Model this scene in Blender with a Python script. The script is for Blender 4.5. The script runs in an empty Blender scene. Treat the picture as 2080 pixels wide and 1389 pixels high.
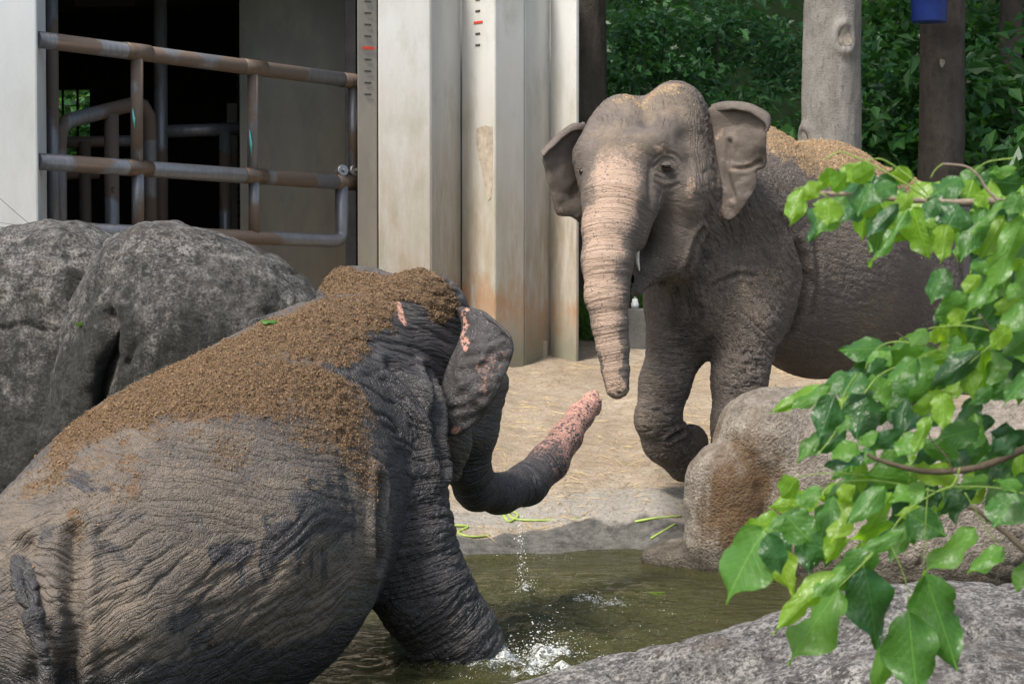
import bpy, bmesh, math, random
import numpy as np
from mathutils import Vector, Matrix
from mathutils.bvhtree import BVHTree

# ---------------------------------------------------------------- camera, sky, sun, exposure
scene = bpy.context.scene
COL = scene.collection
FPX = 4600.0                      # focal length in photo pixels (photo is 2080 x 1389)
CX, CY, HOR = 1040.0, 694.5, 520.0
CAMZ = 1.92                       # metres above the pool water (z = 0)
PITCH = math.atan((CY - HOR) / FPX)
cam_data = bpy.data.cameras.new('camera')
cam_data.sensor_width = 36.0
cam_data.lens = FPX / 2080.0 * 36.0
cam_data.clip_end = 500.0
cam_data.dof.use_dof = True
cam_data.dof.focus_distance = 12.2
cam_data.dof.aperture_fstop = 9.0
cam = bpy.data.objects.new('camera', cam_data)
COL.objects.link(cam)
cam.location = (0, 0, CAMZ)
cam.rotation_euler = (math.pi / 2 - PITCH, 0, 0)
scene.camera = cam

SUN_DIR = Vector((-0.42, -0.52, 0.98)).normalized()      # towards the sun
world = bpy.data.worlds.new('World')
scene.world = world
world.use_nodes = True
wn = world.node_tree
sky = wn.nodes.new('ShaderNodeTexSky')
sky.sky_type = 'NISHITA'
sky.sun_disc = False
sky.sun_elevation = math.asin(SUN_DIR.z)
sky.sun_rotation = math.atan2(SUN_DIR.x, SUN_DIR.y)
sky.dust_density = 4.0
sky.air_density = 1.3
wn.nodes['Background'].inputs['Strength'].default_value = 0.13
wn.links.new(sky.outputs[0], wn.nodes['Background'].inputs['Color'])
sun_data = bpy.data.lights.new('sun', 'SUN')
sun_data.energy = 2.7
sun_data.angle = math.radians(12)
sun_data.color = (1.0, 0.965, 0.92)
sun = bpy.data.objects.new('sun', sun_data)
COL.objects.link(sun)
sun.rotation_euler = SUN_DIR.to_track_quat('Z', 'Y').to_euler()
vs = scene.view_settings
vs.view_transform = 'Standard'
vs.look = 'None'
vs.gamma = 1.0
vs.exposure = 0.9
scene.cycles.max_bounces = 5
scene.cycles.diffuse_bounces = 3
scene.cycles.glossy_bounces = 3
scene.cycles.transparent_max_bounces = 16

# ---------------------------------------------------------------- photo pixel -> world point
CP, SP = math.cos(PITCH), math.sin(PITCH)
def at(x, y, d):
    """World point seen at photo pixel (x, y) that lies d metres away (world Y)."""
    u, v = (x - CX) / FPX, -(y - CY) / FPX
    r = np.array([u, CP + v * SP, -SP + v * CP])
    return r * (d / r[1])
def atw(x, y, d):
    p = at(x, y, d); p[2] += CAMZ
    return p
def px(x):                        # pixel to metres at distance d
    return x / FPX

# ---------------------------------------------------------------- object helpers
def tag(o, label=None, cat=None, group=None, kind=None):
    if label: o['label'] = label
    if cat: o['category'] = cat
    if group: o['group'] = group
    if kind: o['kind'] = kind
    return o
def empty(name, loc, label=None, cat=None, group=None):
    o = bpy.data.objects.new(name, None)
    o.empty_display_size = 0.1
    COL.objects.link(o)
    o.location = Vector(loc)
    return tag(o, label, cat, group)
def mesh_np(name, V, quads=None, tris=None, attrs=None, smooth=True):
    V = np.asarray(V, np.float32)
    me = bpy.data.meshes.new(name)
    nq = 0 if quads is None else len(quads)
    nt = 0 if tris is None else len(tris)
    me.vertices.add(len(V)); me.vertices.foreach_set('co', V.ravel())
    loops = []
    if nq: loops.append(np.asarray(quads, np.int32).ravel())
    if nt: loops.append(np.asarray(tris, np.int32).ravel())
    lv = np.concatenate(loops)
    me.loops.add(len(lv)); me.loops.foreach_set('vertex_index', lv)
    st = np.concatenate([np.arange(nq) * 4, nq * 4 + np.arange(nt) * 3]).astype(np.int32)
    me.polygons.add(nq + nt); me.polygons.foreach_set('loop_start', st)
    me.update(calc_edges=True)
    me.polygons.foreach_set('use_smooth', np.full(nq + nt, smooth, bool))
    if attrs:
        for k, a in attrs.items():
            a = np.asarray(a, np.float32)
            if a.ndim == 1:
                at_ = me.attributes.new(k, 'FLOAT', 'POINT'); at_.data.foreach_set('value', a)
            else:
                at_ = me.attributes.new(k, 'FLOAT_VECTOR', 'POINT'); at_.data.foreach_set('vector', a.ravel())
    me.validate()
    return me
def obj(name, me, mat=None, parent=None):
    o = bpy.data.objects.new(name, me)
    COL.objects.link(o)
    if mat is not None and not me.materials: me.materials.append(mat)
    if parent is not None:
        o.parent = parent
        o.matrix_parent_inverse = Matrix.Translation(parent.location).inverted() if parent.type == 'EMPTY' and parent.parent is None else Matrix()
    return o

class MB:
    """Collects boxes, tubes and prisms into one mesh."""
    def __init__(s): s.v = []; s.f = []
    def add(s, vs_, fs_):
        n = len(s.v)
        s.v += [tuple(map(float, q)) for q in vs_]
        s.f += [tuple(i + n for i in f) for f in fs_]
        return s
    def prism(s, poly, z0, z1):           # vertical prism over a plan polygon (counter-clockwise)
        n = len(poly)
        z0 = z0 if hasattr(z0, '__len__') else [z0] * n
        z1 = z1 if hasattr(z1, '__len__') else [z1] * n
        v = [(p[0], p[1], a) for p, a in zip(poly, z0)] + [(p[0], p[1], a) for p, a in zip(poly, z1)]
        f = [tuple(range(n))[::-1], tuple(range(n, 2 * n))]
        f += [(i, (i + 1) % n, n + (i + 1) % n, n + i) for i in range(n)]
        return s.add(v, f)
    def obox(s, c, ax, ay, az):           # oriented box: centre and three half-vectors
        c, ax, ay, az = map(np.array, (c, ax, ay, az))
        v = [c + i * ax + j * ay + k * az for k in (-1, 1) for j in (-1, 1) for i in (-1, 1)]
        f = [(0, 2, 3, 1), (4, 5, 7, 6), (0, 1, 5, 4), (2, 6, 7, 3), (0, 4, 6, 2), (1, 3, 7, 5)]
        return s.add(v, f)
    def tube(s, pts, rad, n=12, caps=True):
        pts = [np.array(p, float) for p in pts]
        rad = rad if hasattr(rad, '__len__') else [rad] * len(pts)
        N = len(pts); T = []
        for i in range(N):
            t = pts[min(i + 1, N - 1)] - pts[max(i - 1, 0)]
            T.append(t / (np.linalg.norm(t) + 1e-9))
        a = np.array([0, 0, 1.0]) if abs(T[0][2]) < 0.9 else np.array([1.0, 0, 0])
        v = []; f = []
        nrm = np.cross(T[0], a); nrm /= np.linalg.norm(nrm)
        for i in range(N):
            nrm = nrm - T[i] * nrm.dot(T[i]); nrm /= np.linalg.norm(nrm) + 1e-9
            b = np.cross(T[i], nrm)
            for k in range(n):
                q = 2 * math.pi * k / n
                v.append(pts[i] + rad[i] * (math.cos(q) * nrm + math.sin(q) * b))
        for i in range(N - 1):
            for k in range(n):
                f.append((i * n + k, i * n + (k + 1) % n, (i + 1) * n + (k + 1) % n, (i + 1) * n + k))
        if caps:
            f.append(tuple(range(n))[::-1]); f.append(tuple(range((N - 1) * n, N * n)))
        return s.add(v, f)
    def build(s, name, mat, parent=None, smooth=False, bevel=0.0):
        me = bpy.data.meshes.new(name)
        me.from_pydata(s.v, [], s.f); me.update()
        bm = bmesh.new(); bm.from_mesh(me)
        bmesh.ops.recalc_face_normals(bm, faces=bm.faces)
        if bevel > 0:
            es = [e for e in bm.edges if e.calc_face_angle(0) > 0.5]
            bmesh.ops.bevel(bm, geom=es, offset=bevel, segments=2, affect='EDGES', profile=0.6)
        bm.to_mesh(me); bm.free()
        if smooth: me.polygons.foreach_set('use_smooth', [len(p.vertices) <= 4 for p in me.polygons])
        return obj(name, me, mat, parent)

# ---------------------------------------------------------------- noise
_rng = np.random.RandomState(7)
_perm = np.concatenate([_rng.permutation(256)] * 3).astype(np.int32)
_grad = _rng.normal(size=(256, 3)); _grad /= np.linalg.norm(_grad, axis=1)[:, None]
_gx, _gy, _gz = (np.ascontiguousarray(_grad[:, i], np.float32) for i in range(3))
def pnoise(P):
    x, y, z = (np.ascontiguousarray(np.asarray(P)[:, i], np.float32) for i in range(3))
    ix, iy, iz = (np.floor(q).astype(np.int32) for q in (x, y, z))
    x, y, z = x - ix, y - iy, z - iz
    ix, iy, iz = ix & 255, iy & 255, iz & 255
    u, v, w = (q * q * q * (q * (q * 6 - 15) + 10) for q in (x, y, z))
    r = np.zeros(len(x), np.float32)
    for dx in (0, 1):
        wx = u if dx else 1 - u; hx = _perm[ix + dx]; fx = x - dx
        for dy in (0, 1):
            wy = wx * (v if dy else 1 - v); hy = _perm[hx + iy + dy]; fy = y - dy
            for dz in (0, 1):
                h = _perm[hy + iz + dz]
                r += wy * (w if dz else 1 - w) * (fx * _gx[h] + fy * _gy[h] + (z - dz) * _gz[h])
    return r * 1.5
def fbm(P, octv=4, gain=0.5):
    P = np.asarray(P, float); r = 0; a = 1.0
    for i in range(octv):
        r = r + a * pnoise(P * 2 ** i + 17.3 * i); a *= gain
    return r
def sstep(a, b, x):
    t = np.clip((x - a) / (b - a), 0, 1)
    return t * t * (3 - 2 * t)

# ---------------------------------------------------------------- signed distance solids -> smooth meshes
class SDF:
    def __init__(s): s.p = []
    def cone(s, a, b, ra, rb, k=0.08, op='u'):
        s.p.append(('c', np.array(a, float), np.array(b, float), ra, rb, k, op)); return s
    def chain(s, pts, k=0.05, k0=None):        # pts: (world point, radius)
        for i in range(len(pts) - 1):
            s.cone(pts[i][0], pts[i + 1][0], pts[i][1], pts[i + 1][1], (k0 if (i == 0 and k0) else k))
        return s
    def ell(s, c, A, r, k=0.15, op='u'):       # A rows: orthonormal axes
        s.p.append(('e', np.array(c, float), np.array(A, float), np.array(r, float), None, k, op)); return s
    def plane(s, c, n, k=0.02):                # keep the side the normal points away from
        s.p.append(('p', np.array(c, float), np.array(n, float) / np.linalg.norm(n), None, None, k, 'i')); return s
    def __call__(s, P):
        D = None; P = np.asarray(P, np.float64)
        for t, a, b, c, d, k, op in s.p:
            if t == 'c':
                ab = b - a; L = ab.dot(ab) + 1e-12
                h = np.clip(((P - a) @ ab) / L, 0, 1)
                q = P - a - h[:, None] * ab
                e = np.sqrt(np.einsum('ij,ij->i', q, q)) - (c + h * (d - c))
            elif t == 'e':
                q = (P - a) @ b.T
                q1 = q / c; q2 = q1 / c
                k0 = np.sqrt(np.einsum('ij,ij->i', q1, q1)); k1 = np.sqrt(np.einsum('ij,ij->i', q2, q2)) + 1e-9
                e = np.where(k0 < 1e-3, -c.min(), k0 * (k0 - 1) / k1)
            else:
                e = (P - a) @ b
            if D is None: D = e
            elif op == 'u':
                h = np.clip(0.5 + 0.5 * (D - e) / k, 0, 1)
                D = D + (e - D) * h - k * h * (1 - h)
            elif op == 's':
                h = np.clip(0.5 - 0.5 * (D + e) / k, 0, 1)
                D = D + (-e - D) * h + k * h * (1 - h)
            else:
                h = np.clip(0.5 - 0.5 * (D - e) / k, 0, 1)
                D = D + (e - D) * h + k * h * (1 - h)
        return D
    def grad(s, P, e=2e-3):
        f = s(P)
        G = np.stack([s(P + np.eye(3)[i] * e) - f for i in range(3)], 1)
        return G / (np.linalg.norm(G, axis=1)[:, None] + 1e-9)
def surface_nets(sdf, lo, hi, h):
    lo = np.array(lo, float); n = np.ceil((np.array(hi) - lo) / h).astype(int) + 1
    g = np.stack(np.meshgrid(*[np.arange(m) for m in n], indexing='ij'), -1).reshape(-1, 3)
    F = np.concatenate([sdf(lo + c * h) for c in np.array_split(g, max(1, len(g) // 300000))]).reshape(n)
    S = F < 0
    cn = n - 1
    acc = np.zeros(tuple(cn) + (3,)); cnt = np.zeros(tuple(cn), int)
    corners = [(i, j, k) for i in (0, 1) for j in (0, 1) for k in (0, 1)]
    def sl(c): return tuple(slice(c[a], c[a] + cn[a]) for a in range(3))
    for c0 in corners:
        for ax in range(3):
            if c0[ax]: continue
            c1 = list(c0); c1[ax] = 1
            f0, f1 = F[sl(c0)], F[sl(c1)]
            m = (f0 < 0) != (f1 < 0)
            t = np.where(m, f0 / np.where(m, f0 - f1, 1), 0)
            for a in range(3):
                acc[..., a] += np.where(m, c0[a] + (t if a == ax else 0), 0)
            cnt += m
    act = cnt > 0
    idx = -np.ones(tuple(cn), int); idx[act] = np.arange(act.sum())
    base = np.stack(np.nonzero(act), 1)
    V = lo + (base + acc[act] / cnt[act][:, None]) * h
    Q = []
    for ax in range(3):
        a, b = (ax + 1) % 3, (ax + 2) % 3
        s0 = [slice(1, cn[i]) for i in range(3)]; s0[ax] = slice(0, cn[ax])
        s1 = list(s0); s1[ax] = slice(1, cn[ax] + 1)
        m0, m1 = S[tuple(s0)], S[tuple(s1)]
        e = np.stack(np.nonzero(m0 != m1), 1)
        for i in range(3):
            if i != ax: e[:, i] += 1
        sg = S[e[:, 0], e[:, 1], e[:, 2]]
        def cell(da, db):
            q = e.copy(); q[:, a] += da; q[:, b] += db
            return idx[q[:, 0], q[:, 1], q[:, 2]]
        q = np.stack([cell(-1, -1), cell(0, -1), cell(0, 0), cell(-1, 0)], 1)
        q[~sg] = q[~sg][:, ::-1]
        Q.append(q)
    Q = np.concatenate(Q); Q = Q[(Q >= 0).all(1)]
    return V, Q
def subdivide(V, Q, fine=None):
    """Split quads in four; where only some faces are split, the border faces become triangle fans."""
    fine = np.ones(len(Q), bool) if fine is None else fine
    E = np.stack([Q, np.roll(Q, -1, 1)], -1).reshape(-1, 2); E.sort(1)
    K = (E[:, 0] * (len(V) + 1) + E[:, 1]).reshape(-1, 4)
    U = np.unique(K[fine])
    a, b = U // (len(V) + 1), U % (len(V) + 1)
    n = len(V); ne = len(U)
    pos = np.minimum(np.searchsorted(U, K), ne - 1); has = U[pos] == K
    part = ~fine & has.any(1)
    e = n + pos
    cen = np.nonzero(fine | part)[0]
    f = np.zeros(len(Q), int); f[cen] = n + ne + np.arange(len(cen))
    V2 = np.concatenate([V, (V[a] + V[b]) / 2, V[Q[cen]].mean(1)])
    Qf, ef, ff = Q[fine], e[fine], f[fine]
    Q2 = np.concatenate([np.stack([Qf[:, i], ef[:, i], ff, ef[:, i - 1]], 1) for i in range(4)] + [Q[~fine & ~part]])
    T = []
    for i in range(4):
        m = part & has[:, i]; w = part & ~has[:, i]; j = (i + 1) % 4
        T += [np.stack([Q[m, i], e[m, i], f[m]], 1), np.stack([e[m, i], Q[m, j], f[m]], 1), np.stack([Q[w, i], Q[w, j], f[w]], 1)]
    return V2, Q2, np.concatenate(T)
def project(sdf, V, it=2):
    for _ in range(it):
        V = V - sdf.grad(V) * np.clip(sdf(V), -0.05, 0.05)[:, None]
    return V
def sdf_mesh(sdf, lo, hi, h, sub=2):
    V, Q = surface_nets(sdf, lo, hi, h)
    V = project(sdf, V, 2)
    T = np.zeros((0, 3), int)
    for k in range(sub):
        if k == sub - 1 and sub > 1:              # the last level only where a visitor could see it
            c = V[Q].mean(1); n = np.cross(V[Q[:, 2]] - V[Q[:, 0]], V[Q[:, 3]] - V[Q[:, 1]])
            n /= np.linalg.norm(n, axis=1)[:, None] + 1e-12
            v = c - np.array([0, 0, CAMZ]); v /= np.linalg.norm(v, axis=1)[:, None]
            V, Q, T = subdivide(V, Q, (n * v).sum(1) < 0.22)
        else:
            V, Q, T = subdivide(V, Q)
    V = V - vnormals(V, Q, T) * np.clip(sdf(V), -0.03, 0.03)[:, None]
    return V.astype(np.float32), Q, T
def vnormals(V, Q, T=None):
    n = np.cross(V[Q[:, 2]] - V[Q[:, 0]], V[Q[:, 3]] - V[Q[:, 1]])
    ix = Q.T.ravel(); w = np.tile(n, (4, 1))
    if T is not None and len(T):
        ix = np.concatenate([ix, T.T.ravel()])
        w = np.concatenate([w, np.tile(np.cross(V[T[:, 1]] - V[T[:, 0]], V[T[:, 2]] - V[T[:, 0]]), (3, 1))])
    N = np.stack([np.bincount(ix, w[:, k], len(V)) for k in range(3)], 1)
    return N / (np.linalg.norm(N, axis=1)[:, None] + 1e-12)
def unit(v): v = np.array(v, float); return v / np.linalg.norm(v)
def spline(pts, n):
    """Catmull-Rom through pts (rows of any width), n samples."""
    P = np.array(pts, float); m = len(P)
    t = np.linspace(0, m - 1, n); i = np.minimum(t.astype(int), m - 2); f = (t - i)[:, None]
    g = lambda j: P[np.clip(j, 0, m - 1)]
    p0, p1, p2, p3 = g(i - 1), g(i), g(i + 1), g(i + 2)
    return 0.5 * (2 * p1 + (p2 - p0) * f + (2 * p0 - 5 * p1 + 4 * p2 - p3) * f ** 2 + (3 * p1 - p0 - 3 * p2 + p3) * f ** 3)

# ---------------------------------------------------------------- material helpers
class NT:
    def __init__(s, name):
        s.m = bpy.data.materials.new(name); s.m.use_nodes = True
        s.t = s.m.node_tree; s.b = s.t.nodes['Principled BSDF']
        s.out = s.t.nodes['Material Output']
    def n(s, typ, **kw):
        o = s.t.nodes.new(typ)
        for k, v in kw.items(): setattr(o, k, v)
        return o
    def link(s, a, b): s.t.links.new(a, b)
    def val(s, sock, v):
        if hasattr(v, 'is_linked') or hasattr(v, 'links'): s.link(v, sock)
        elif v is not None: sock.default_value = v
    def math(s, op, a, b=None, c=None, clamp=False):
        o = s.n('ShaderNodeMath', operation=op); o.use_clamp = clamp
        s.val(o.inputs[0], a)
        if b is not None: s.val(o.inputs[1], b)
        if c is not None: s.val(o.inputs[2], c)
        return o.outputs[0]
    def attr(s, name, vec=False):
        o = s.n('ShaderNodeAttribute'); o.attribute_name = name
        return o.outputs['Vector'] if vec else o.outputs['Fac']
    def pos(s):
        return s.n('ShaderNodeNewGeometry').outputs['Position']
    def objco(s):
        return s.n('ShaderNodeTexCoord').outputs['Object']
    def scale(s, v, sc):
        o = s.n('ShaderNodeMapping'); s.link(v, o.inputs['Vector'])
        o.inputs['Scale'].default_value = sc if hasattr(sc, '__len__') else (sc, sc, sc)
        return o.outputs[0]
    def noise(s, v, sc, det=4, rough=0.55, dist=0.0):
        o = s.n('ShaderNodeTexNoise'); s.link(v, o.inputs['Vector'])
        o.inputs['Scale'].default_value = sc; o.inputs['Detail'].default_value = det
        o.inputs['Roughness'].default_value = rough; o.inputs['Distortion'].default_value = dist
        return o.outputs['Fac']
    def voro(s, v, sc, feat='F1', rnd=1.0):
        o = s.n('ShaderNodeTexVoronoi', feature=feat); s.link(v, o.inputs['Vector'])
        o.inputs['Scale'].default_value = sc; o.inputs['Randomness'].default_value = rnd
        return o.outputs['Distance']
    def ramp(s, f, stops, interp='LINEAR'):
        o = s.n('ShaderNodeValToRGB'); s.link(f, o.inputs[0]); cr = o.color_ramp
        cr.interpolation = interp
        while len(cr.elements) < len(stops): cr.elements.new(0.5)
        for e, (p, c) in zip(cr.elements, stops):
            e.position = p
            e.color = (c, c, c, 1) if not hasattr(c, '__len__') else tuple(c) + (1,)
        return o.outputs[0]
    def mix(s, f, a, b, blend='MIX'):
        o = s.n('ShaderNodeMix', data_type='RGBA', blend_type=blend)
        s.val(o.inputs[0], f)
        for i, c in ((6, a), (7, b)):
            if hasattr(c, 'links'): s.link(c, o.inputs[i])
            else: o.inputs[i].default_value = tuple(c) + (1,)
        return o.outputs[2]
    def bump(s, h, dist=0.01, strength=1.0, normal=None):
        o = s.n('ShaderNodeBump'); s.link(h, o.inputs['Height'])
        o.inputs['Distance'].default_value = dist; o.inputs['Strength'].default_value = strength
        if normal is not None: s.link(normal, o.inputs['Normal'])
        return o.outputs[0]
    def fin(s, color=None, rough=0.8, normal=None, spec=0.3, metal=0.0):
        s.val(s.b.inputs['Base Color'], color if hasattr(color, 'links') else (tuple(color) + (1,) if color is not None else None))
        s.val(s.b.inputs['Roughness'], rough)
        s.val(s.b.inputs['Metallic'], metal)
        s.val(s.b.inputs['Specular IOR Level'], spec)
        if normal is not None: s.link(normal, s.b.inputs['Normal'])
        return s.m

def m_elephant(name, base, base2, dustc, soilc, pinkc, speck, wetc, rel=0.8, dirs=((0.9, -0.3, 0.15), (0.8, -0.3, 0.45), (0.1, 0, 1)), S=40, heavy=False):
    m = NT(name); p = m.pos()
    n1 = m.noise(p, 2.2, 5, 0.6); n2 = m.noise(p, 14, 5, 0.6); n3 = m.noise(p, 70, 3, 0.6)
    c = m.mix(m.ramp(n1, [(0.3, 0), (0.7, 1)]), base, base2)
    def gated(key, n, k):
        a = m.attr(key); g = m.math('MULTIPLY', a, 3.0, clamp=True)
        return m.math('ADD', a, m.math('MULTIPLY', m.math('MULTIPLY', m.math('SUBTRACT', n, 0.5), k), g))
    # wet dark skin; also paints shade onto the dry elephant's chest
    wet = m.ramp(gated('wet', n2, 1.3), [(0.36, 0), (0.62, 1)])
    c = m.mix(wet, c, wetc)
    # dry dust
    dst = m.ramp(gated('dust', m.noise(p, 6, 5, 0.7), 2.0), [(0.25, 0), (0.85, 1)])
    dst = m.math('MULTIPLY', dst, m.ramp(n3, [(0.2, 0.65), (0.6, 1)]))
    c = m.mix(dst, c, dustc)
    # de-pigmented pink with dark speckles
    pk = m.ramp(gated('pink', m.math('ADD', m.math('MULTIPLY', m.noise(p, 58, 4, 0.7), 0.65), m.math('MULTIPLY', m.noise(p, 11, 3, 0.6), 0.35)), 1.9), [(0.22, 0), (0.66, 1)])
    sp = m.ramp(m.voro(p, speck), [(0.22, 0.0), (0.36, 1.0)])
    if heavy: sp = m.ramp(m.math('SUBTRACT', m.voro(p, speck * 1.25), m.math('MULTIPLY', m.math('SUBTRACT', m.noise(p, 9, 2), 0.5), 0.7)), [(0.30, 0.0), (0.42, 1.0)])
    else: sp = m.math('MAXIMUM', sp, m.ramp(m.noise(p, 16, 3), [(0.44, 1.0), (0.6, 0.15)]))
    pk2 = m.math('MULTIPLY', pk, sp)
    pc = m.mix(n2, pinkc, tuple(min(1, q * 1.15) for q in pinkc))
    c = m.mix(pk2, c, pc)
    # loose soil
    so = m.ramp(gated('soil', m.noise(p, 17, 5, 0.8), 3.0), [(0.32, 0), (0.72, 1)])
    sc = m.mix(m.ramp(m.noise(p, 90, 4, 0.7), [(0.3, 0), (0.7, 1)]), tuple(q * 0.55 for q in soilc), tuple(min(1, q * 1.35) for q in soilc))
    c = m.mix(so, c, sc)
    c = m.mix(m.math('MULTIPLY', n3, 0.35), c, m.mix(1.0, c, (0.55, 0.55, 0.55), 'MULTIPLY'))
    # fine relief
    wq = m.n('ShaderNodeVectorMath', operation='ADD')
    nv = m.n('ShaderNodeTexNoise'); m.link(p, nv.inputs['Vector']); nv.inputs['Scale'].default_value = 9
    sv = m.n('ShaderNodeVectorMath', operation='SCALE'); m.link(nv.outputs['Color'], sv.inputs[0]); sv.inputs['Scale'].default_value = 0.09
    m.link(p, wq.inputs[0]); m.link(sv.outputs[0], wq.inputs[1])
    v1 = m.ramp(m.voro(m.scale(wq.outputs[0], (0.8, 0.8, 1.5)), 44, 'DISTANCE_TO_EDGE'), [(0.0, 0), (0.16, 1)])
    v2 = m.ramp(m.voro(m.scale(wq.outputs[0], (1.2, 1.0, 0.8)), 105, 'DISTANCE_TO_EDGE'), [(0.0, 0), (0.25, 1)])
    # long folds: each set runs across its own direction, weighted by where it lies on the body
    nl = m.n('ShaderNodeTexNoise'); m.link(p, nl.inputs['Vector']); nl.inputs['Scale'].default_value = 2.2; nl.inputs['Detail'].default_value = 3
    sl_ = m.n('ShaderNodeVectorMath', operation='SCALE'); m.link(nl.outputs['Color'], sl_.inputs[0]); sl_.inputs['Scale'].default_value = 0.22
    wl_ = m.n('ShaderNodeVectorMath', operation='ADD'); m.link(p, wl_.inputs[0]); m.link(sl_.outputs[0], wl_.inputs[1])
    folds = None
    for k, a in enumerate(dirs):
        a = unit(a)
        dt = m.n('ShaderNodeVectorMath', operation='DOT_PRODUCT'); m.link(wl_.outputs[0], dt.inputs[0]); dt.inputs[1].default_value = tuple(a)
        sc1 = m.n('ShaderNodeVectorMath', operation='SCALE'); sc1.inputs[0].default_value = tuple(a); m.link(m.math('MULTIPLY', dt.outputs['Value'], S - 3.5), sc1.inputs['Scale'])
        ad = m.n('ShaderNodeVectorMath', operation='MULTIPLY_ADD'); m.link(p, ad.inputs[0]); ad.inputs[1].default_value = (3.5, 3.5, 3.5); m.link(sc1.outputs[0], ad.inputs[2])
        nz = m.noise(ad.outputs[0], 1.0, 1.5, 0.5)
        g = m.ramp(m.math('ABSOLUTE', m.math('SUBTRACT', nz, 0.5)), [(0.0, 0), (0.045, 0.75), (0.16, 1)])
        t_ = m.math('MULTIPLY', g, m.attr('w%d' % (k + 1)))
        folds = t_ if folds is None else m.math('ADD', folds, t_)
    cb = m.n('ShaderNodeCombineXYZ'); m.link(m.math('MULTIPLY', m.attr('tt'), S), cb.inputs[0])
    pv = m.n('ShaderNodeVectorMath', operation='MULTIPLY_ADD'); m.link(p, pv.inputs[0]); pv.inputs[1].default_value = (4, 4, 4); m.link(cb.outputs[0], pv.inputs[2])
    nz = m.noise(pv.outputs[0], 1.0, 1.5, 0.5)
    g = m.ramp(m.math('ABSOLUTE', m.math('SUBTRACT', nz, 0.5)), [(0.0, 0), (0.045, 0.75), (0.16, 1)])
    folds = m.math('ADD', folds, m.math('MULTIPLY', g, m.attr('w4')))
    hgt = m.math('ADD', m.math('MULTIPLY', m.math('MULTIPLY', v1, m.attr('wk')), rel), m.math('MULTIPLY', v2, 0.25))
    hgt = m.math('ADD', hgt, m.math('MULTIPLY', folds, 1.25))
    hgt = m.math('ADD', hgt, m.math('MULTIPLY', m.noise(p, 160, 1), 0.4))
    hgt = m.math('ADD', hgt, m.math('MULTIPLY', m.math('MULTIPLY', m.attr('soil'), m.noise(p, 75, 3, 0.75)), 2.6))
    nrm = m.bump(hgt, 0.007, 1.0)
    rg = m.math('ADD', 0.62, m.math('MULTIPLY', wet, -0.24))
    rg = m.math('ADD', rg, m.math('MULTIPLY', m.math('MAXIMUM', dst, so), 0.3), clamp=True)
    return m.fin(c, rg, nrm, 0.38)

def m_rock(name, c1, c2, c3, stain=None, moss=None, scale=1.0, wetz=None):
    m = NT(name); p = m.pos()
    a = m.noise(p, 1.6 * scale, 6, 0.65); b = m.noise(p, 9 * scale, 6, 0.7); d = m.noise(p, 42 * scale, 5, 0.75)
    c = m.mix(m.ramp(b, [(0.32, 0), (0.68, 1)]), c1, c2)
    c = m.mix(m.ramp(d, [(0.36, 0), (0.68, 1)]), c, m.mix(1.0, c, (1.6, 1.6, 1.56), 'MULTIPLY'))
    c = m.mix(m.ramp(m.noise(m.scale(p, (3.2, 3.2, 3.2)), 4.2 * scale, 6, 0.8), [(0.5, 0), (0.66, 0.85)]), c, c3)
    lich = m.ramp(m.voro(p, 26 * scale), [(0.08, 1), (0.3, 0)])
    lich = m.math('MULTIPLY', lich, m.ramp(b, [(0.5, 0), (0.6, 1)]))
    c = m.mix(m.math('MULTIPLY', lich, 0.6), c, tuple(min(1, q * 2.0) for q in c2))
    if moss is not None:
        z = m.n('ShaderNodeSeparateXYZ'); m.link(p, z.inputs[0])
        ms = m.math('MULTIPLY', m.ramp(m.noise(p, 2.3, 6, 0.7), [(0.47, 0), (0.62, 1)]), 0.75)
        c = m.mix(ms, c, moss)
    if stain is not None:
        st = m.attr('stain')
        st = m.ramp(m.math('ADD', st, m.math('MULTIPLY', m.math('SUBTRACT', m.noise(m.scale(p, (5, 5, 1.2)), 2.4, 7, 0.75), 0.5), 2.6)), [(0.2, 0), (0.95, 1)])
        c = m.mix(m.math('MULTIPLY', st, 0.85), c, m.mix(b, stain, tuple(q * 0.35 for q in stain)))
    rg = 0.88
    if wetz is not None:
        z = m.n('ShaderNodeSeparateXYZ'); m.link(p, z.inputs[0])
        w = m.ramp(m.math('ADD', z.outputs[2], m.math('MULTIPLY', m.math('SUBTRACT', b, 0.5), 0.12)), [(max(0.001, wetz - 0.03), 1), (wetz + 0.03, 0)])
        c = m.mix(m.math('MULTIPLY', w, 0.75), c, m.mix(1.0, c, (0.3, 0.29, 0.26), 'MULTIPLY'))
    vv = m.ramp(m.voro(p, 33 * scale, 'DISTANCE_TO_EDGE'), [(0, 0), (0.25, 1)])
    h = m.math('ADD', m.math('MULTIPLY', b, 1.1), m.math('MULTIPLY', d, 0.9))
    h = m.math('ADD', h, m.math('MULTIPLY', vv, 0.25))
    h = m.math('ADD', h, m.math('MULTIPLY', m.noise(p, 130 * scale, 3, 0.7), 0.35))
    return m.fin(c, rg, m.bump(h, 0.03, 0.9), 0.25)

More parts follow.
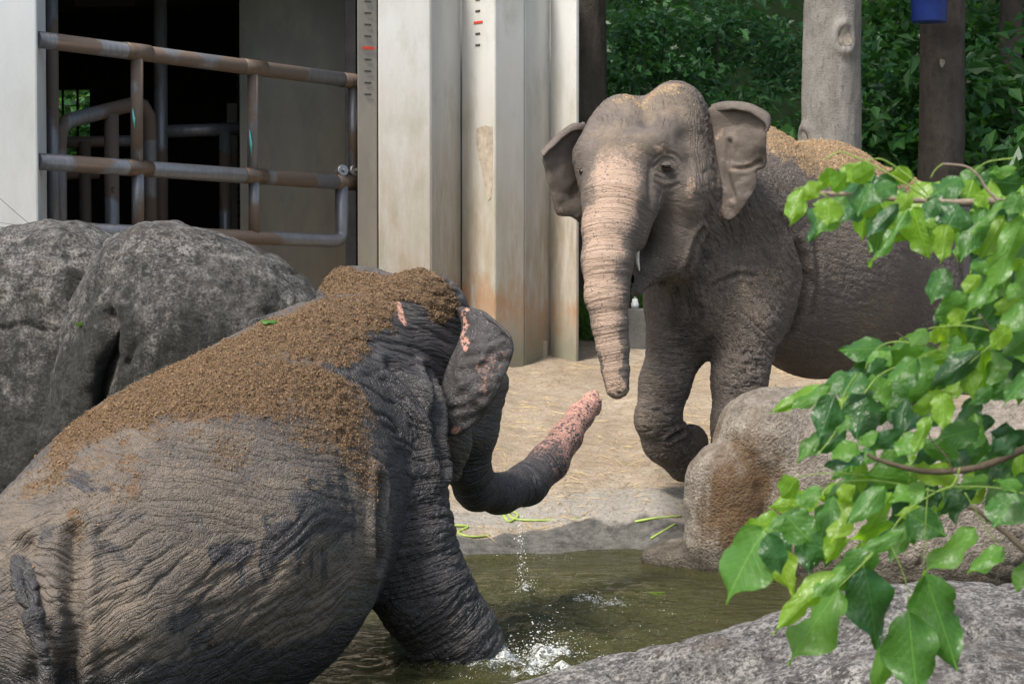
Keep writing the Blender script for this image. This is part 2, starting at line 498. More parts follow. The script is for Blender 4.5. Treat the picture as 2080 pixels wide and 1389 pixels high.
def m_ground():
    m = NT('packed_sand_concrete'); p = m.pos()
    a = m.noise(p, 0.9, 6, 0.6, 0.6); b = m.noise(p, 5, 6, 0.7); d = m.noise(p, 60, 4, 0.75)
    c = m.mix(m.ramp(a, [(0.38, 0), (0.6, 1)]), (0.395, 0.322, 0.235), (0.45, 0.385, 0.295))
    c = m.mix(m.ramp(b, [(0.4, 0), (0.7, 0.85)]), c, (0.29, 0.222, 0.15))
    # bare concrete showing through
    cr = m.ramp(m.math('ADD', m.attr('bare'), m.math('MULTIPLY', m.math('SUBTRACT', b, 0.5), 0.8)), [(0.4, 0), (0.7, 1)])
    c = m.mix(cr, c, m.mix(d, (0.30, 0.285, 0.25), (0.43, 0.405, 0.355)))
    c = m.mix(m.ramp(m.noise(m.scale(p, (0.6, 1.6, 1)), 11, 5, 0.75), [(0.42, 0), (0.7, 0.65)]), c, m.mix(1.0, c, (0.6, 0.56, 0.5), 'MULTIPLY'))
    # litter specks
    c = m.mix(m.ramp(m.noise(p, 34, 5, 0.8), [(0.53, 0), (0.63, 0.85)]), c, (0.15, 0.095, 0.05))
    c = m.mix(m.ramp(m.noise(m.scale(p, (1, 3, 1)), 24, 4, 0.8), [(0.6, 0), (0.68, 0.7)]), c, (0.48, 0.38, 0.23))
    c = m.mix(m.math('MULTIPLY', d, 0.45), c, m.mix(1.0, c, (0.55, 0.53, 0.5), 'MULTIPLY'))
    w = m.ramp(m.math('ADD', m.attr('wetg'), m.math('MULTIPLY', m.math('SUBTRACT', b, 0.5), 0.7)), [(0.4, 0), (0.62, 1)])
    c = m.mix(w, c, m.mix(m.ramp(m.noise(p, 16, 5, 0.75), [(0.35, 0), (0.65, 1)]), (0.055, 0.053, 0.046), (0.16, 0.152, 0.132)))
    h = m.math('ADD', m.math('MULTIPLY', b, 1.0), m.math('MULTIPLY', d, 0.5))
    return m.fin(c, m.math('SUBTRACT', 0.9, m.math('MULTIPLY', w, 0.25)), m.bump(h, 0.05, 0.8), 0.3)

def m_concrete(name, base, base2, rust=True, dirt=1.0):
    m = NT(name); p = m.pos()
    a = m.noise(m.scale(p, (1, 1, 0.35)), 2.0, 6, 0.6); b = m.noise(m.scale(p, (2.2, 2.2, 0.5)), 5, 6, 0.7); d = m.noise(p, 45, 4, 0.7)
    c = m.mix(m.ramp(a, [(0.35, 0), (0.65, 1)]), base, base2)
    # mud and algae rubbed onto the lower wall, following real elephant height
    z = m.n('ShaderNodeSeparateXYZ'); m.link(p, z.inputs[0])
    zz = m.math('ADD', z.outputs[2], m.math('MULTIPLY', m.math('SUBTRACT', a, 0.5), 2.6))
    low = m.ramp(m.math('DIVIDE', zz, 4.0), [(0.48, 1), (0.92, 0)])
    c = m.mix(m.math('MULTIPLY', low, m.math('MULTIPLY', m.ramp(b, [(0.2, 0.35), (0.6, 1)]), 0.95 * dirt)), c, (0.33, 0.27, 0.19))
    grn = m.math('MULTIPLY', m.ramp(m.noise(m.scale(p, (1, 1, 0.5)), 3.1, 5, 0.65), [(0.52, 0), (0.72, 0.55)]), dirt)
    c = m.mix(grn, c, (0.30, 0.30, 0.21))
    if rust:
        r = m.ramp(m.math('DIVIDE', m.math('ADD', z.outputs[2], m.math('MULTIPLY', m.math('SUBTRACT', m.noise(p, 1.3, 4, 0.6), 0.5), 1.6)), 4.0), [(0.31, 0), (0.38, 0.6), (0.43, 0.0)])
        c = m.mix(m.math('MULTIPLY', r, m.ramp(b, [(0.35, 0), (0.55, 1)])), c, (0.36, 0.17, 0.07))
        foot = m.ramp(m.math('DIVIDE', m.math('ADD', z.outputs[2], m.math('MULTIPLY', m.math('SUBTRACT', b, 0.5), 0.8)), 4.0), [(0.26, 0.85), (0.36, 0)])
        c = m.mix(foot, c, (0.2, 0.19, 0.13))
    c = m.mix(m.ramp(m.noise(p, 30, 5, 0.8), [(0.66, 0), (0.74, 0.7)]), c, (0.13, 0.11, 0.09))
    c = m.mix(m.math('MULTIPLY', d, 0.25), c, m.mix(1.0, c, (0.7, 0.7, 0.7), 'MULTIPLY'))
    return m.fin(c, 0.85, m.bump(m.math('ADD', b, m.math('MULTIPLY', d, 0.5)), 0.003, 0.6), 0.25)

def m_plain(name, c, rough=0.7, var=0.25, scale=8, bump=0.004, metal=0.0, spec=0.3, c2=None):
    m = NT(name); p = m.pos()
    n = m.noise(p, scale, 6, 0.65)
    col = m.mix(m.ramp(n, [(0.3, 0), (0.7, 1)]), tuple(q * (1 - var) for q in c), c2 if c2 else tuple(min(1, q * (1 + var)) for q in c))
    return m.fin(col, rough, m.bump(m.noise(p, scale * 6, 4, 0.7), bump, 0.7), spec, metal)

def m_pipe(name, steel, rustc, amt=0.5):
    m = NT(name); p = m.pos()
    a = m.noise(p, 1.5, 1.5, 0.4); b = m.noise(p, 18, 5, 0.7); st = m.noise(m.scale(p, (6, 6, 1)), 6, 4, 0.6)
    f = m.ramp(m.math('ADD', a, m.math('MULTIPLY', m.math('SUBTRACT', b, 0.5), 0.05)), [(amt, 0), (amt + 0.03, 1)])
    c = m.mix(m.ramp(st, [(0.35, 0), (0.65, 1)]), steel, tuple(q * 0.72 for q in steel))
    c = m.mix(f, c, m.mix(b, rustc, tuple(q * 0.7 for q in rustc)))
    c = m.mix(m.ramp(m.noise(p, 34, 5, 0.8), [(0.6, 0), (0.72, 0.6)]), c, tuple(q * 0.9 for q in rustc))
    rg = m.math('ADD', 0.42, m.math('MULTIPLY', f, 0.3))
    met = m.math('MULTIPLY', m.math('SUBTRACT', 1.0, f), 0.4)
    return m.fin(c, rg, m.bump(b, 0.003, 0.5), 0.5, met)

def m_leaf(name, c, c2, rough=0.38, trans=0.45, tc=None, veins=True, spec=0.5):
    m = NT(name); p = m.objco()
    oi = m.n('ShaderNodeObjectInfo').outputs['Random']
    geo = m.n('ShaderNodeNewGeometry')
    rnd = m.math('ADD', oi, geo.outputs['Random Per Island'])
    rnd = m.math('FRACT', rnd)
    col = m.mix(rnd, c, c2)
    nrm = None
    if veins:
        sx = m.n('ShaderNodeSeparateXYZ'); m.link(p, sx.inputs[0])
        ax = m.math('ABSOLUTE', sx.outputs[0])
        mid = m.ramp(ax, [(0.0, 1), (0.022, 0)])
        sv = m.math('SINE', m.math('MULTIPLY', m.math('SUBTRACT', sx.outputs[1], m.math('MULTIPLY', ax, 0.75)), 56.0))
        sv = m.ramp(sv, [(0.9, 0), (1.0, 1)])
        vein = m.math('MAXIMUM', mid, m.math('MULTIPLY', sv, 0.35))
        col = m.mix(m.math('MULTIPLY', vein, 0.5), col, tuple(min(1, q * 2.2 + 0.02) for q in c2))
        blot = m.noise(p, 5, 5, 0.7)
        col = m.mix(m.ramp(blot, [(0.5, 0), (0.72, 0.5)]), col, m.mix(1.0, col, (0.72, 0.8, 0.6), 'MULTIPLY'))
        spk = m.ramp(m.noise(p, 22, 3, 0.7), [(0.7, 0), (0.76, 0.8)])
        col = m.mix(spk, col, (0.13, 0.10, 0.03))
        nrm = m.bump(m.math('ADD', m.math('MULTIPLY', vein, -0.6), m.math('MULTIPLY', m.noise(p, 6, 2), 0.9)), 0.014, 0.5)
    m.fin(col, rough, nrm, spec)
    if veins:
        m.b.inputs['Coat Weight'].default_value = 0.2; m.b.inputs['Coat Roughness'].default_value = 0.35
    tr = m.n('ShaderNodeBsdfTranslucent')
    tcol = m.mix(1.0, col, tc or (2.6, 2.2, 0.7), 'MULTIPLY')
    m.link(tcol, tr.inputs['Color'])
    mx = m.n('ShaderNodeMixShader'); mx.inputs[0].default_value = trans
    m.link(m.b.outputs[0], mx.inputs[1]); m.link(tr.outputs[0], mx.inputs[2])
    m.link(mx.outputs[0], m.out.inputs['Surface'])
    return m.m

def m_water():
    m = NT('murky_pool_water'); p = m.pos()
    n = m.noise(m.scale(p, (1, 1.9, 1)), 4.2, 4, 0.55, 0.4)
    n2 = m.noise(m.scale(p, (1, 1.5, 1)), 19, 3, 0.6)
    h = m.math('ADD', m.math('MULTIPLY', n, 1.0), m.math('MULTIPLY', n2, 0.28))
    nrm = m.bump(h, 0.085, 1.0)
    col = m.mix(m.noise(p, 1.3, 3), (0.048, 0.052, 0.018), (0.078, 0.075, 0.03))
    fo = m.attr('foam')
    fn = m.math('ADD', m.math('MULTIPLY', m.noise(m.scale(p, (1, 1.4, 1)), 30, 6, 0.75, 0.8), 0.6), m.math('MULTIPLY', m.noise(p, 95, 4, 0.7), 0.4))
    fm = m.ramp(m.math('ADD', fn, m.math('MULTIPLY', m.math('SUBTRACT', fo, 0.5), 0.26)), [(0.56, 0), (0.68, 1)])
    fm = m.math('MULTIPLY', fm, m.math('MULTIPLY', fo, 4.0, clamp=True))
    col = m.mix(fm, col, m.mix(fn, (0.30, 0.32, 0.30), (0.72, 0.74, 0.72)))
    m.fin(col, m.math('ADD', 0.06, m.math('MULTIPLY', fm, 0.5)), nrm, 0.5)
    m.b.inputs['IOR'].default_value = 1.33
    tr = m.n('ShaderNodeBsdfTransparent'); tr.inputs[0].default_value = (0.62, 0.60, 0.40, 1)
    mx = m.n('ShaderNodeMixShader')
    lw = m.n('ShaderNodeFresnel'); lw.inputs[0].default_value = 1.33; m.link(nrm, lw.inputs['Normal'])
    # murky: light gets through about a hand's depth; less of it at grazing angles
    m.link(m.math('MULTIPLY', m.math('MULTIPLY', m.math('SUBTRACT', 1.0, lw.outputs[0]), 0.42), m.math('SUBTRACT', 1.0, fm)), mx.inputs[0])
    m.link(m.b.outputs[0], mx.inputs[1]); m.link(tr.outputs[0], mx.inputs[2])
    m.link(mx.outputs[0], m.out.inputs['Surface'])
    return m.m

M = {}
M['far_skin'] = m_elephant('dry_grey_elephant_skin', (0.118, 0.097, 0.081), (0.152, 0.124, 0.101), (0.225, 0.178, 0.130), (0.36, 0.25, 0.145), (0.37, 0.265, 0.195), 46, (0.07, 0.058, 0.05))
M['near_skin'] = m_elephant('wet_dark_elephant_skin', (0.085, 0.074, 0.066), (0.112, 0.095, 0.080), (0.172, 0.140, 0.106), (0.160, 0.100, 0.054), (0.48, 0.26, 0.195), 42, (0.054, 0.050, 0.049), dirs=((-0.5, 0.0, 0.86), (0.28, 0.05, 0.95), (0.75, 0.2, 0.55)), S=42, heavy=True)
M['ground'] = m_ground()
def m_rock_dark(name='crusted_dark_rock', k=1.0, algae=True):
    m = NT(name); p = m.pos()
    K = lambda c: tuple(min(1, q * k) for q in c)
    a = m.noise(p, 1.4, 5, 0.6); b = m.noise(p, 14, 7, 0.75); d = m.noise(p, 60, 5, 0.8)
    c = m.mix(m.ramp(b, [(0.35, 0), (0.65, 1)]), K((0.046, 0.043, 0.038)), K((0.118, 0.110, 0.099)))
    sp = m.ramp(m.math('ADD', m.math('MULTIPLY', d, 0.6), m.math('MULTIPLY', b, 0.4)), [(0.48, 0), (0.56, 1)])
    c = m.mix(m.math('MULTIPLY', sp, m.ramp(a, [(0.35, 0.35), (0.6, 1)])), c, K((0.30, 0.285, 0.26)))
    pit = m.ramp(m.noise(p, 38, 5, 0.8), [(0.34, 1), (0.44, 0)])
    c = m.mix(m.math('MULTIPLY', pit, 0.8), c, K((0.022, 0.02, 0.017)))
    rd = m.ramp(m.noise(m.scale(p, (1, 1, 2.5)), 4, 6, 0.75), [(0.54, 0), (0.68, 0.6)])
    c = m.mix(rd, c, K((0.075, 0.052, 0.036)))
    # black algae runs in the lower, sheltered rock
    z = m.n('ShaderNodeSeparateXYZ'); m.link(p, z.inputs[0])
    al = m.ramp(m.math('ADD', m.math('MULTIPLY', z.outputs[2], 0.5), m.math('MULTIPLY', m.math('SUBTRACT', m.noise(m.scale(p, (2.2, 2.2, 0.4)), 2.6, 6, 0.7), 0.5), 2.2)), [(0.62, 1), (1.05, 0)])
    if algae: c = m.mix(m.math('MULTIPLY', al, 0.85), c, m.mix(b, (0.010, 0.011, 0.009), (0.034, 0.033, 0.028)))
    h = m.math('ADD', m.math('MULTIPLY', b, 1.2), m.math('MULTIPLY', d, 0.8))
    h = m.math('SUBTRACT', h, m.math('MULTIPLY', pit, 0.5))
    return m.fin(c, 0.85, m.bump(h, 0.028, 1.0), 0.3)
M['rock_dark'] = m_rock_dark()
M['rock_crust'] = m_rock_dark('crusted_grey_rock', 1.5, False)
M['rock_tan'] = m_rock('worn_tan_rock', (0.14, 0.121, 0.099), (0.255, 0.225, 0.187), (0.10, 0.082, 0.063), stain=(0.165, 0.09, 0.034), wetz=0.16)
M['rock_grey'] = m_rock('grey_lichen_rock', (0.15, 0.138, 0.122), (0.33, 0.31, 0.28), (0.075, 0.064, 0.052), moss=(0.085, 0.066, 0.045), scale=1.25, wetz=0.05)
M['concrete'] = m_concrete('painted_concrete', (0.60, 0.605, 0.585), (0.46, 0.45, 0.41))
M['concrete_clean'] = m_concrete('white_concrete', (0.60, 0.625, 0.62), (0.50, 0.515, 0.505), rust=False, dirt=0.4)
M['concrete_grey'] = m_concrete('bare_grey_concrete', (0.25, 0.24, 0.21), (0.17, 0.16, 0.14), rust=False, dirt=0.7)
M['door'] = m_concrete('grey_green_door_panel', (0.17, 0.17, 0.145), (0.13, 0.13, 0.11), rust=False, dirt=0.5)
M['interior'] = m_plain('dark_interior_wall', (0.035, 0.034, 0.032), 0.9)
M['steel'] = m_pipe('galvanised_rusty_pipe', (0.19, 0.192, 0.20), (0.14, 0.10, 0.073), 0.48)
M['steel2'] = m_pipe('brown_primed_pipe', (0.19, 0.195, 0.205), (0.115, 0.082, 0.060), 0.47)
M['darksteel'] = m_plain('dark_steel_channel', (0.05, 0.048, 0.05), 0.55, metal=0.3)
M['bolt'] = m_plain('zinc_disc', (0.3, 0.295, 0.29), 0.35, metal=0.8)
M['steel_clean'] = m_pipe('smooth_grey_pipe', (0.19, 0.195, 0.205), (0.14, 0.10, 0.072), 0.57)
M['steel_brown'] = m_pipe('brown_painted_weld', (0.135, 0.098, 0.07), (0.15, 0.108, 0.078), 0.5)
M['red'] = m_plain('red_paint', (0.55, 0.05, 0.02), 0.7)
M['black'] = m_plain('black_paint', (0.05, 0.05, 0.045), 0.8)
M['teal'] = m_plain('teal_paint_remnant', (0.10, 0.42, 0.40), 0.6)
def m_bark(name, c1, c2, c3, st=0.35):
    m = NT(name); p = m.pos()
    a = m.noise(m.scale(p, (1, 1, st)), 4, 6, 0.65); b = m.noise(m.scale(p, (1, 1, st)), 26, 6, 0.75); d = m.noise(m.scale(p, (1, 1, 2.5)), 30, 4, 0.7)
    c = m.mix(m.ramp(a, [(0.3, 0), (0.7, 1)]), c1, c2)
    c = m.mix(m.ramp(b, [(0.52, 0), (0.72, 0.8)]), c, c3)
    c = m.mix(m.ramp(m.noise(p, 2.1, 5, 0.7), [(0.5, 0), (0.66, 0.7)]), c, tuple(q * 0.55 for q in c1))
    h = m.math('ADD', m.math('MULTIPLY', b, 1.0), m.math('MULTIPLY', d, 0.6))
    return m.fin(c, 0.9, m.bump(h, 0.02, 0.7), 0.2)
M['bark_pale'] = m_bark('pale_grey_bark', (0.145, 0.135, 0.12), (0.255, 0.24, 0.215), (0.075, 0.068, 0.058))
M['bark_dark'] = m_bark('dark_brown_bark', (0.05, 0.042, 0.034), (0.085, 0.073, 0.06), (0.028, 0.023, 0.018))
M['hill'] = m_plain('dark_sky_blocking_hill', (0.010, 0.018, 0.008), 1.0, spec=0.0)  # near-black, so the added hill reads as deep shade between the leaves
M['twig'] = m_plain('grey_brown_twig', (0.23, 0.18, 0.135), 0.7, 0.35, 40)
M['twig_green'] = m_plain('green_shoot', (0.20, 0.30, 0.06), 0.5, 0.2, 40)
M['twig_dark'] = m_plain('dark_twig', (0.10, 0.075, 0.05), 0.7, 0.3, 40)
M['leaf'] = m_leaf('glossy_green_leaf', (0.038, 0.128, 0.022), (0.10, 0.235, 0.030), 0.38, 0.48)
M['leaf_young'] = m_leaf('young_lime_leaf', (0.115, 0.27, 0.018), (0.20, 0.34, 0.03), 0.34, 0.52, (2.2, 1.9, 0.6))
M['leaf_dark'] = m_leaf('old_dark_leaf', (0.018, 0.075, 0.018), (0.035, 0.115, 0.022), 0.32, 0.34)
M['leaf_bush'] = m_leaf('bush_leaf', (0.026, 0.088, 0.032), (0.075, 0.19, 0.065), 0.36, 0.3, (2.0, 2.0, 0.8), False)
M['leaf_broad'] = m_leaf('broad_bush_leaf', (0.026, 0.09, 0.026), (0.065, 0.17, 0.04), 0.35, 0.3, (2.0, 2.0, 0.7), False)
M['grass'] = m_leaf('grass_blade', (0.05, 0.12, 0.02), (0.10, 0.19, 0.03), 0.5, 0.3, (2, 2, 0.6), False)
M['water'] = m_water()
M['foam'] = m_plain('white_water_foam', (0.75, 0.76, 0.74), 0.35, 0.05, 40, 0.003)
M['straw'] = m_plain('dry_straw', (0.46, 0.34, 0.17), 0.8, 0.35, 30)
M['stem'] = m_plain('fresh_green_stem', (0.30, 0.40, 0.09), 0.5, 0.25, 20)
M['crumb'] = m_leaf('soil_crumb', (0.070, 0.041, 0.022), (0.26, 0.172, 0.095), 0.95, 0.0, veins=False, spec=0.1)
M['crumb_pale'] = m_leaf('pale_soil_crumb', (0.24, 0.145, 0.07), (0.48, 0.35, 0.20), 0.95, 0.0, veins=False, spec=0.1)
M['eye'] = m_plain('dark_glossy_eye', (0.016, 0.010, 0.007), 0.08, 0.2, 60, 0.0001, spec=0.6)
M['tusk'] = m_plain('ivory', (0.72, 0.66, 0.52), 0.35, 0.1, 20, 0.001)
M['nail'] = m_plain('horn_toenail', (0.26, 0.20, 0.15), 0.5, 0.2, 25)
M['hair'] = m_plain('black_bristle', (0.03, 0.026, 0.022), 0.6, 0.2, 30)
M['blue'] = m_plain('blue_plastic', (0.012, 0.032, 0.17), 0.45, 0.2, 6)
M['blockc'] = m_plain('dark_damp_concrete', (0.10, 0.097, 0.088), 0.9, 0.35, 6, 0.01)
M['whitep'] = m_plain('white_plastic', (0.6, 0.6, 0.58), 0.4, 0.1, 20)
M['gap'] = m_plain('grey_peeled_render', (0.40, 0.34, 0.26), 0.95, 0.3, 14, 0.01)
M['woodpale'] = m_plain('pale_cut_wood', (0.25, 0.225, 0.18), 0.85, 0.35, 30, 0.01)

# ---------------------------------------------------------------- ground and pool
def shore(x):
    """World Y of the far water's edge."""
    x = np.asarray(x, float)
    return 14.55 + 0.035 * np.sin(x * 9.3 + 1) + 0.02 * np.sin(x * 17.1) + 0.12 * np.sin(x * 1.7 + 0.4) + 0.06 * np.sin(x * 4.1) + 0.25 * sstep(0.3, 1.2, x) - 0.2 * sstep(1.4, 2.2, x)
def zg(x, y):
    x = np.asarray(x, float); y = np.asarray(y, float)
    t = y - shore(x)
    up = 0.33 * np.clip(t, 0, 1.15) + 0.145 * np.clip(t - 1.15, 0, 5.2) + 0.04 * np.clip(t - 6.35, 0, 60)
    dn = -0.22 * np.clip(-t, 0, 1.0) - 0.55 * np.clip(-t - 1.0, 0, 1.2)
    z = np.where(t > 0, up, dn)
    near = 0.35 - 1.4 * np.clip(y - 6.6, 0, 1.0)                 # the visitors' side, dropping into the pool
    z = np.where(y < 9, np.maximum(z, near), z)
    z = np.where(np.abs(x) > 6, np.maximum(z, 0.25), z)
    return z
def grid(xs, ys):
    X, Y = np.meshgrid(xs, ys, indexing='ij')
    a, b = len(xs), len(ys)
    i = np.arange(a * b).reshape(a, b)
    Q = np.stack([i[:-1, :-1], i[1:, :-1], i[1:, 1:], i[:-1, 1:]], -1).reshape(-1, 4)
    return X.ravel(), Y.ravel(), Q
xs = np.concatenate([np.linspace(-60, -4.2, 22), np.linspace(-4, 4, 230), np.linspace(4.2, 60, 22)])
ys = np.concatenate([np.linspace(-30, 6.4, 16), np.linspace(6.5, 13.9, 50), np.linspace(13.95, 21.5, 210), np.linspace(21.7, 90, 40)])
X, Y, Q = grid(xs, ys)
Z = zg(X, Y)
P2 = np.stack([X, Y, 0 * X], 1)
inn = (np.abs(X) < 4.2) & (Y > 6.5) & (Y < 21.6)
Z = Z + np.where(inn, 0.035 * fbm(P2 * (1.3, 1.3, 1), 3) + 0.009 * fbm(P2 * 7, 4), 0)
t = Y - shore(X)
# a low worn hump of bare concrete by the water, as in the photograph
hp = atw(1300, 960, 15.35)
hump = np.exp(-(((X - hp[0]) / 0.42) ** 2 + ((Y - hp[1] + 0.1) / 0.33) ** 2))
Z = Z + 0.10 * hump
wetg = sstep(0.44, 0.16, t + 0.14 * fbm(P2 * 2.5, 3)) * 1.0
def blob(cx, cy, rx, ry):
    return np.exp(-(((X - cx) / rx) ** 2 + ((Y - cy) / ry) ** 2))
bare = np.clip(1.1 * hump + 0.55 * np.exp(-((t - 0.55) / 0.3) ** 2) + 0.15 * sstep(17.6, 19.5, Y) + 0.18, 0, 1)
me = mesh_np('ground', np.stack([X, Y, Z], 1), Q, attrs={'wetg': wetg, 'bare': bare})
ground = tag(obj('ground', me, M['ground']), kind='structure')
def zgr(x, y):
    """Ground height with the same relief as the mesh."""
    x = np.atleast_1d(np.asarray(x, float)); y = np.atleast_1d(np.asarray(y, float))
    p = np.stack([x, y, 0 * x], 1)
    h = np.exp(-(((x - hp[0]) / 0.42) ** 2 + ((y - hp[1] + 0.1) / 0.33) ** 2))
    return zg(x, y) + 0.035 * fbm(p * (1.3, 1.3, 1), 3) + 0.009 * fbm(p * 7, 4) + 0.10 * h
def ground_hit(x, y):
    """Where the ray through photo pixel (x, y) meets the ground."""
    for d in np.arange(13.5, 60, 0.02):
        p = atw(x, y, d)
        if p[2] <= zgr(p[0], p[1])[0]: return p
    return p

# water sheet with real ripples; stirred up round the wading elephant
wx = np.linspace(-3.4, 3.6, 300); wy = np.linspace(6.9, 15.4, 360)
X, Y, Q = grid(wx, wy)
s1 = atw(1010, 1345, 10.62); s2 = atw(1060, 1200, 13.0); s3 = atw(1150, 1270, 11.8)
def rip(c, amp, lam, dec):
    r = np.hypot(X - c[0], Y - c[1])
    return amp * np.sin(2 * math.pi * r / lam) * np.exp(-r / dec)
P2 = np.stack([X, Y * 1.6, 0 * X], 1)
stir = np.exp(-((X - s3[0]) ** 2 / 0.5 + (Y - s3[1]) ** 2 / 1.6)) + 0.6 * np.exp(-((X - s1[0]) ** 2 / 0.25 + (Y - s1[1]) ** 2 / 0.3))
Z = 0.009 * fbm(P2 * 2.2, 3) + stir * (0.055 * fbm(P2 * 3.3, 3) + 0.02 * fbm(P2 * 9, 2))
Z += rip(s1, 0.018, 0.22, 0.5) + rip(s2, 0.008, 0.12, 0.35)
def fz(x, y, sx, sy, w):
    p = atw(x, y, CAMZ * FPX / (y - HOR)); return w * np.exp(-(((X - p[0]) / sx) ** 2 + ((Y - p[1]) / sy) ** 2))
foam_a = np.clip(1.25 * (fz(1060, 1352, 0.20, 0.14, 0.85) + fz(1120, 1345, 0.13, 0.12, 0.7) + fz(960, 1362, 0.16, 0.10, 0.6) + fz(1150, 1380, 0.2, 0.16, 0.75) + fz(1235, 1230, 0.14, 0.14, 0.62)
                 + fz(1065, 1203, 0.07, 0.08, 0.75) + fz(1140, 1228, 0.3, 0.15, 0.42) + fz(1120, 1275, 0.35, 0.2, 0.36) + fz(1010, 1134, 0.3, 0.07, 0.45) + fz(1180, 1300, 0.3, 0.2, 0.34) + fz(850, 1362, 0.2, 0.1, 0.4) + fz(1090, 1375, 0.25, 0.1, 0.5)), 0, 1)
Z = Z + 0.05 * np.clip(foam_a - 0.2, 0, 1) * (0.8 + 1.2 * fbm(P2 * 9, 4))
ZW = Z
me = mesh_np('pool_water', np.stack([X, Y, Z], 1), Q, attrs={'foam': foam_a})
tag(obj('pool_water', me, M['water']), kind='structure')
def zwater(x, y):
    i = int(np.clip((x + 3.4) / 7.0 * 299, 0, 299)); j = int(np.clip((y - 6.9) / 8.5 * 359, 0, 359))
    return ZW.reshape(300, 360)[i, j]
ZW = Z

# ---------------------------------------------------------------- boulders
def boulder(name, sdf, lo, hi, mat, label, h=0.06, sub=2, rough=0.03, stain=None, cracks=(), strata=0.0, group=None):
    V, Qd, Td = sdf_mesh(sdf, lo, hi, h, sub)
    N = vnormals(V, Qd, Td)
    n = fbm(V * 2.1 + 3.0, 4) * rough + fbm(V * 9.0, 3) * rough * 0.28
    if strata:                                            # weathered ledges, as in cast rockwork
        u = V @ unit((0.25, 0.1, 1.0)) * 9 + 1.3 * pnoise(V * 1.1)
        n = n - strata * np.exp(-((u - np.round(u)) / 0.06) ** 2) * sstep(0.05, 0.3, pnoise(V * 1.7 + 9))
    Vw = V + 0.035 * np.stack([pnoise(V * 6 + 5), pnoise(V * 6 + 40), pnoise(V * 6 + 80)], 1)
    for pl, w, dep in cracks:
        dm = np.full(len(V), 9.0)
        pl = [np.array(q) for q in pl]
        for a, b in zip(pl[:-1], pl[1:]):
            ab = b - a; hh = np.clip(((Vw - a) @ ab) / ab.dot(ab), 0, 1)
            # measured across the view so that the crack runs deep into the rock
            dd = Vw - a - hh[:, None] * ab; dd[:, 1] *= 0.25
            dm = np.minimum(dm, np.linalg.norm(dd, axis=1))
        n = n - dep * np.exp(-(dm / w) ** 2)
    V = V + N * n[:, None]
    st = np.zeros(len(V))
    if stain is not None: st = stain(V)
    o = obj(name, mesh_np(name, V, Qd, Td, attrs={'stain': st}), mat)
    return tag(o, label, 'boulder', group)

def W(*a): return atw(*a)
I3 = np.eye(3)
# left pair
s = SDF()
s.ell(W(350, 800, 13.2), I3, (0.62, 0.75, 0.98), 0.1)
s.ell(W(455, 690, 13.15), I3, (0.62, 0.6, 0.55), 0.25)
s.ell(W(300, 610, 13.2), I3, (0.36, 0.5, 0.44), 0.15)
s.cone(W(165, 900, 13.0), W(225, 640, 13.1), 0.26, 0.2, 0.12)
s.cone(W(420, 1000, 13.2), W(600, 880, 13.2), 0.6, 0.5, 0.3)
s.cone(W(245, 650, 12.45), W(205, 860, 12.45), 0.10, 0.17, 0.06, 's')
s.cone(W(205, 740, 12.45), W(170, 980, 12.5), 0.09, 0.18, 0.06, 's')
s.plane((0, 0, -0.7), (0, 0, -1))
b = W(200, 560, 13.2)
boulder('boulder', s, (-3.9, 12.2, -0.8), (-0.7, 14.3, 2.4), M['rock_dark'],
        'dark rounded boulder with a deep vertical fissure, behind the soil-covered elephant', 0.062, 2, 0.045,
        cracks=[([W(235, 640, 12.7), W(225, 720, 12.6), W(205, 790, 12.6), W(185, 880, 12.6)], 0.045, 0.22),
                ([W(345, 640, 12.6), W(300, 690, 12.6), W(265, 740, 12.6)], 0.02, 0.05),
                ([W(240, 480, 12.8), W(190, 570, 12.7), W(170, 620, 12.7)], 0.02, 0.06),
                ([W(200, 540, 12.8), W(330, 530, 12.6), W(480, 515, 12.8)], 0.012, 0.02)], strata=0.012)
s = SDF()
s.ell(W(60, 800, 14.0), I3, (0.85, 0.7, 1.02), 0.1)
s.ell(W(150, 640, 13.9), I3, (0.45, 0.6, 0.52), 0.3)
s.ell(W(-220, 800, 13.8), I3, (0.9, 0.8, 1.0), 0.4)
s.ell(W(60, 1000, 13.5), I3, (0.7, 0.7, 0.9), 0.3)
s.plane((0, 0, -0.7), (0, 0, -1))
boulder('boulder', s, (-6.0, 12.4, -0.8), (-1.9, 15.2, 2.4), M['rock_dark'],
        'broad flat-topped dark boulder beside the white pillar', 0.065, 2, 0.04,
        cracks=[([W(-20, 655, 13.2), W(60, 655, 13.2), W(110, 668, 13.2)], 0.02, 0.05),
                ([W(40, 540, 13.3), W(130, 575, 13.2)], 0.015, 0.03)], strata=0.012)
# right boulder by the pool with a stained face
s = SDF()
s.ell(W(1655, 990, 14.2), I3, (0.56, 0.5, 0.62), 0.1)
s.ell(W(1560, 900, 14.15), I3, (0.33, 0.4, 0.34), 0.05)
s.cone(W(1478, 985, 13.98), W(1482, 1120, 13.98), 0.265, 0.28, 0.05)
s.ell(W(1640, 860, 14.3), I3, (0.5, 0.4, 0.22), 0.12)
s.ell(W(1760, 980, 14.3), I3, (0.5, 0.5, 0.5), 0.2)
s.ell(W(1400, 1130, 14.25), I3, (0.30, 0.32, 0.12), 0.08)
s.plane((0, 0, -0.5), (0, 0, -1))
sc0 = W(1520, 1000, 13.75); sc1 = W(1465, 1040, 13.8)
def stain_r(V):
    a = np.exp(-(((V[:, 0] - sc0[0]) / 0.24) ** 2 + ((V[:, 2] - sc0[2]) / 0.46) ** 2))
    b = np.exp(-(((V[:, 0] - sc1[0]) / 0.14) ** 2 + ((V[:, 2] - sc1[2]) / 0.25) ** 2))
    return np.clip(0.9 * a + 0.6 * b, 0, 1)
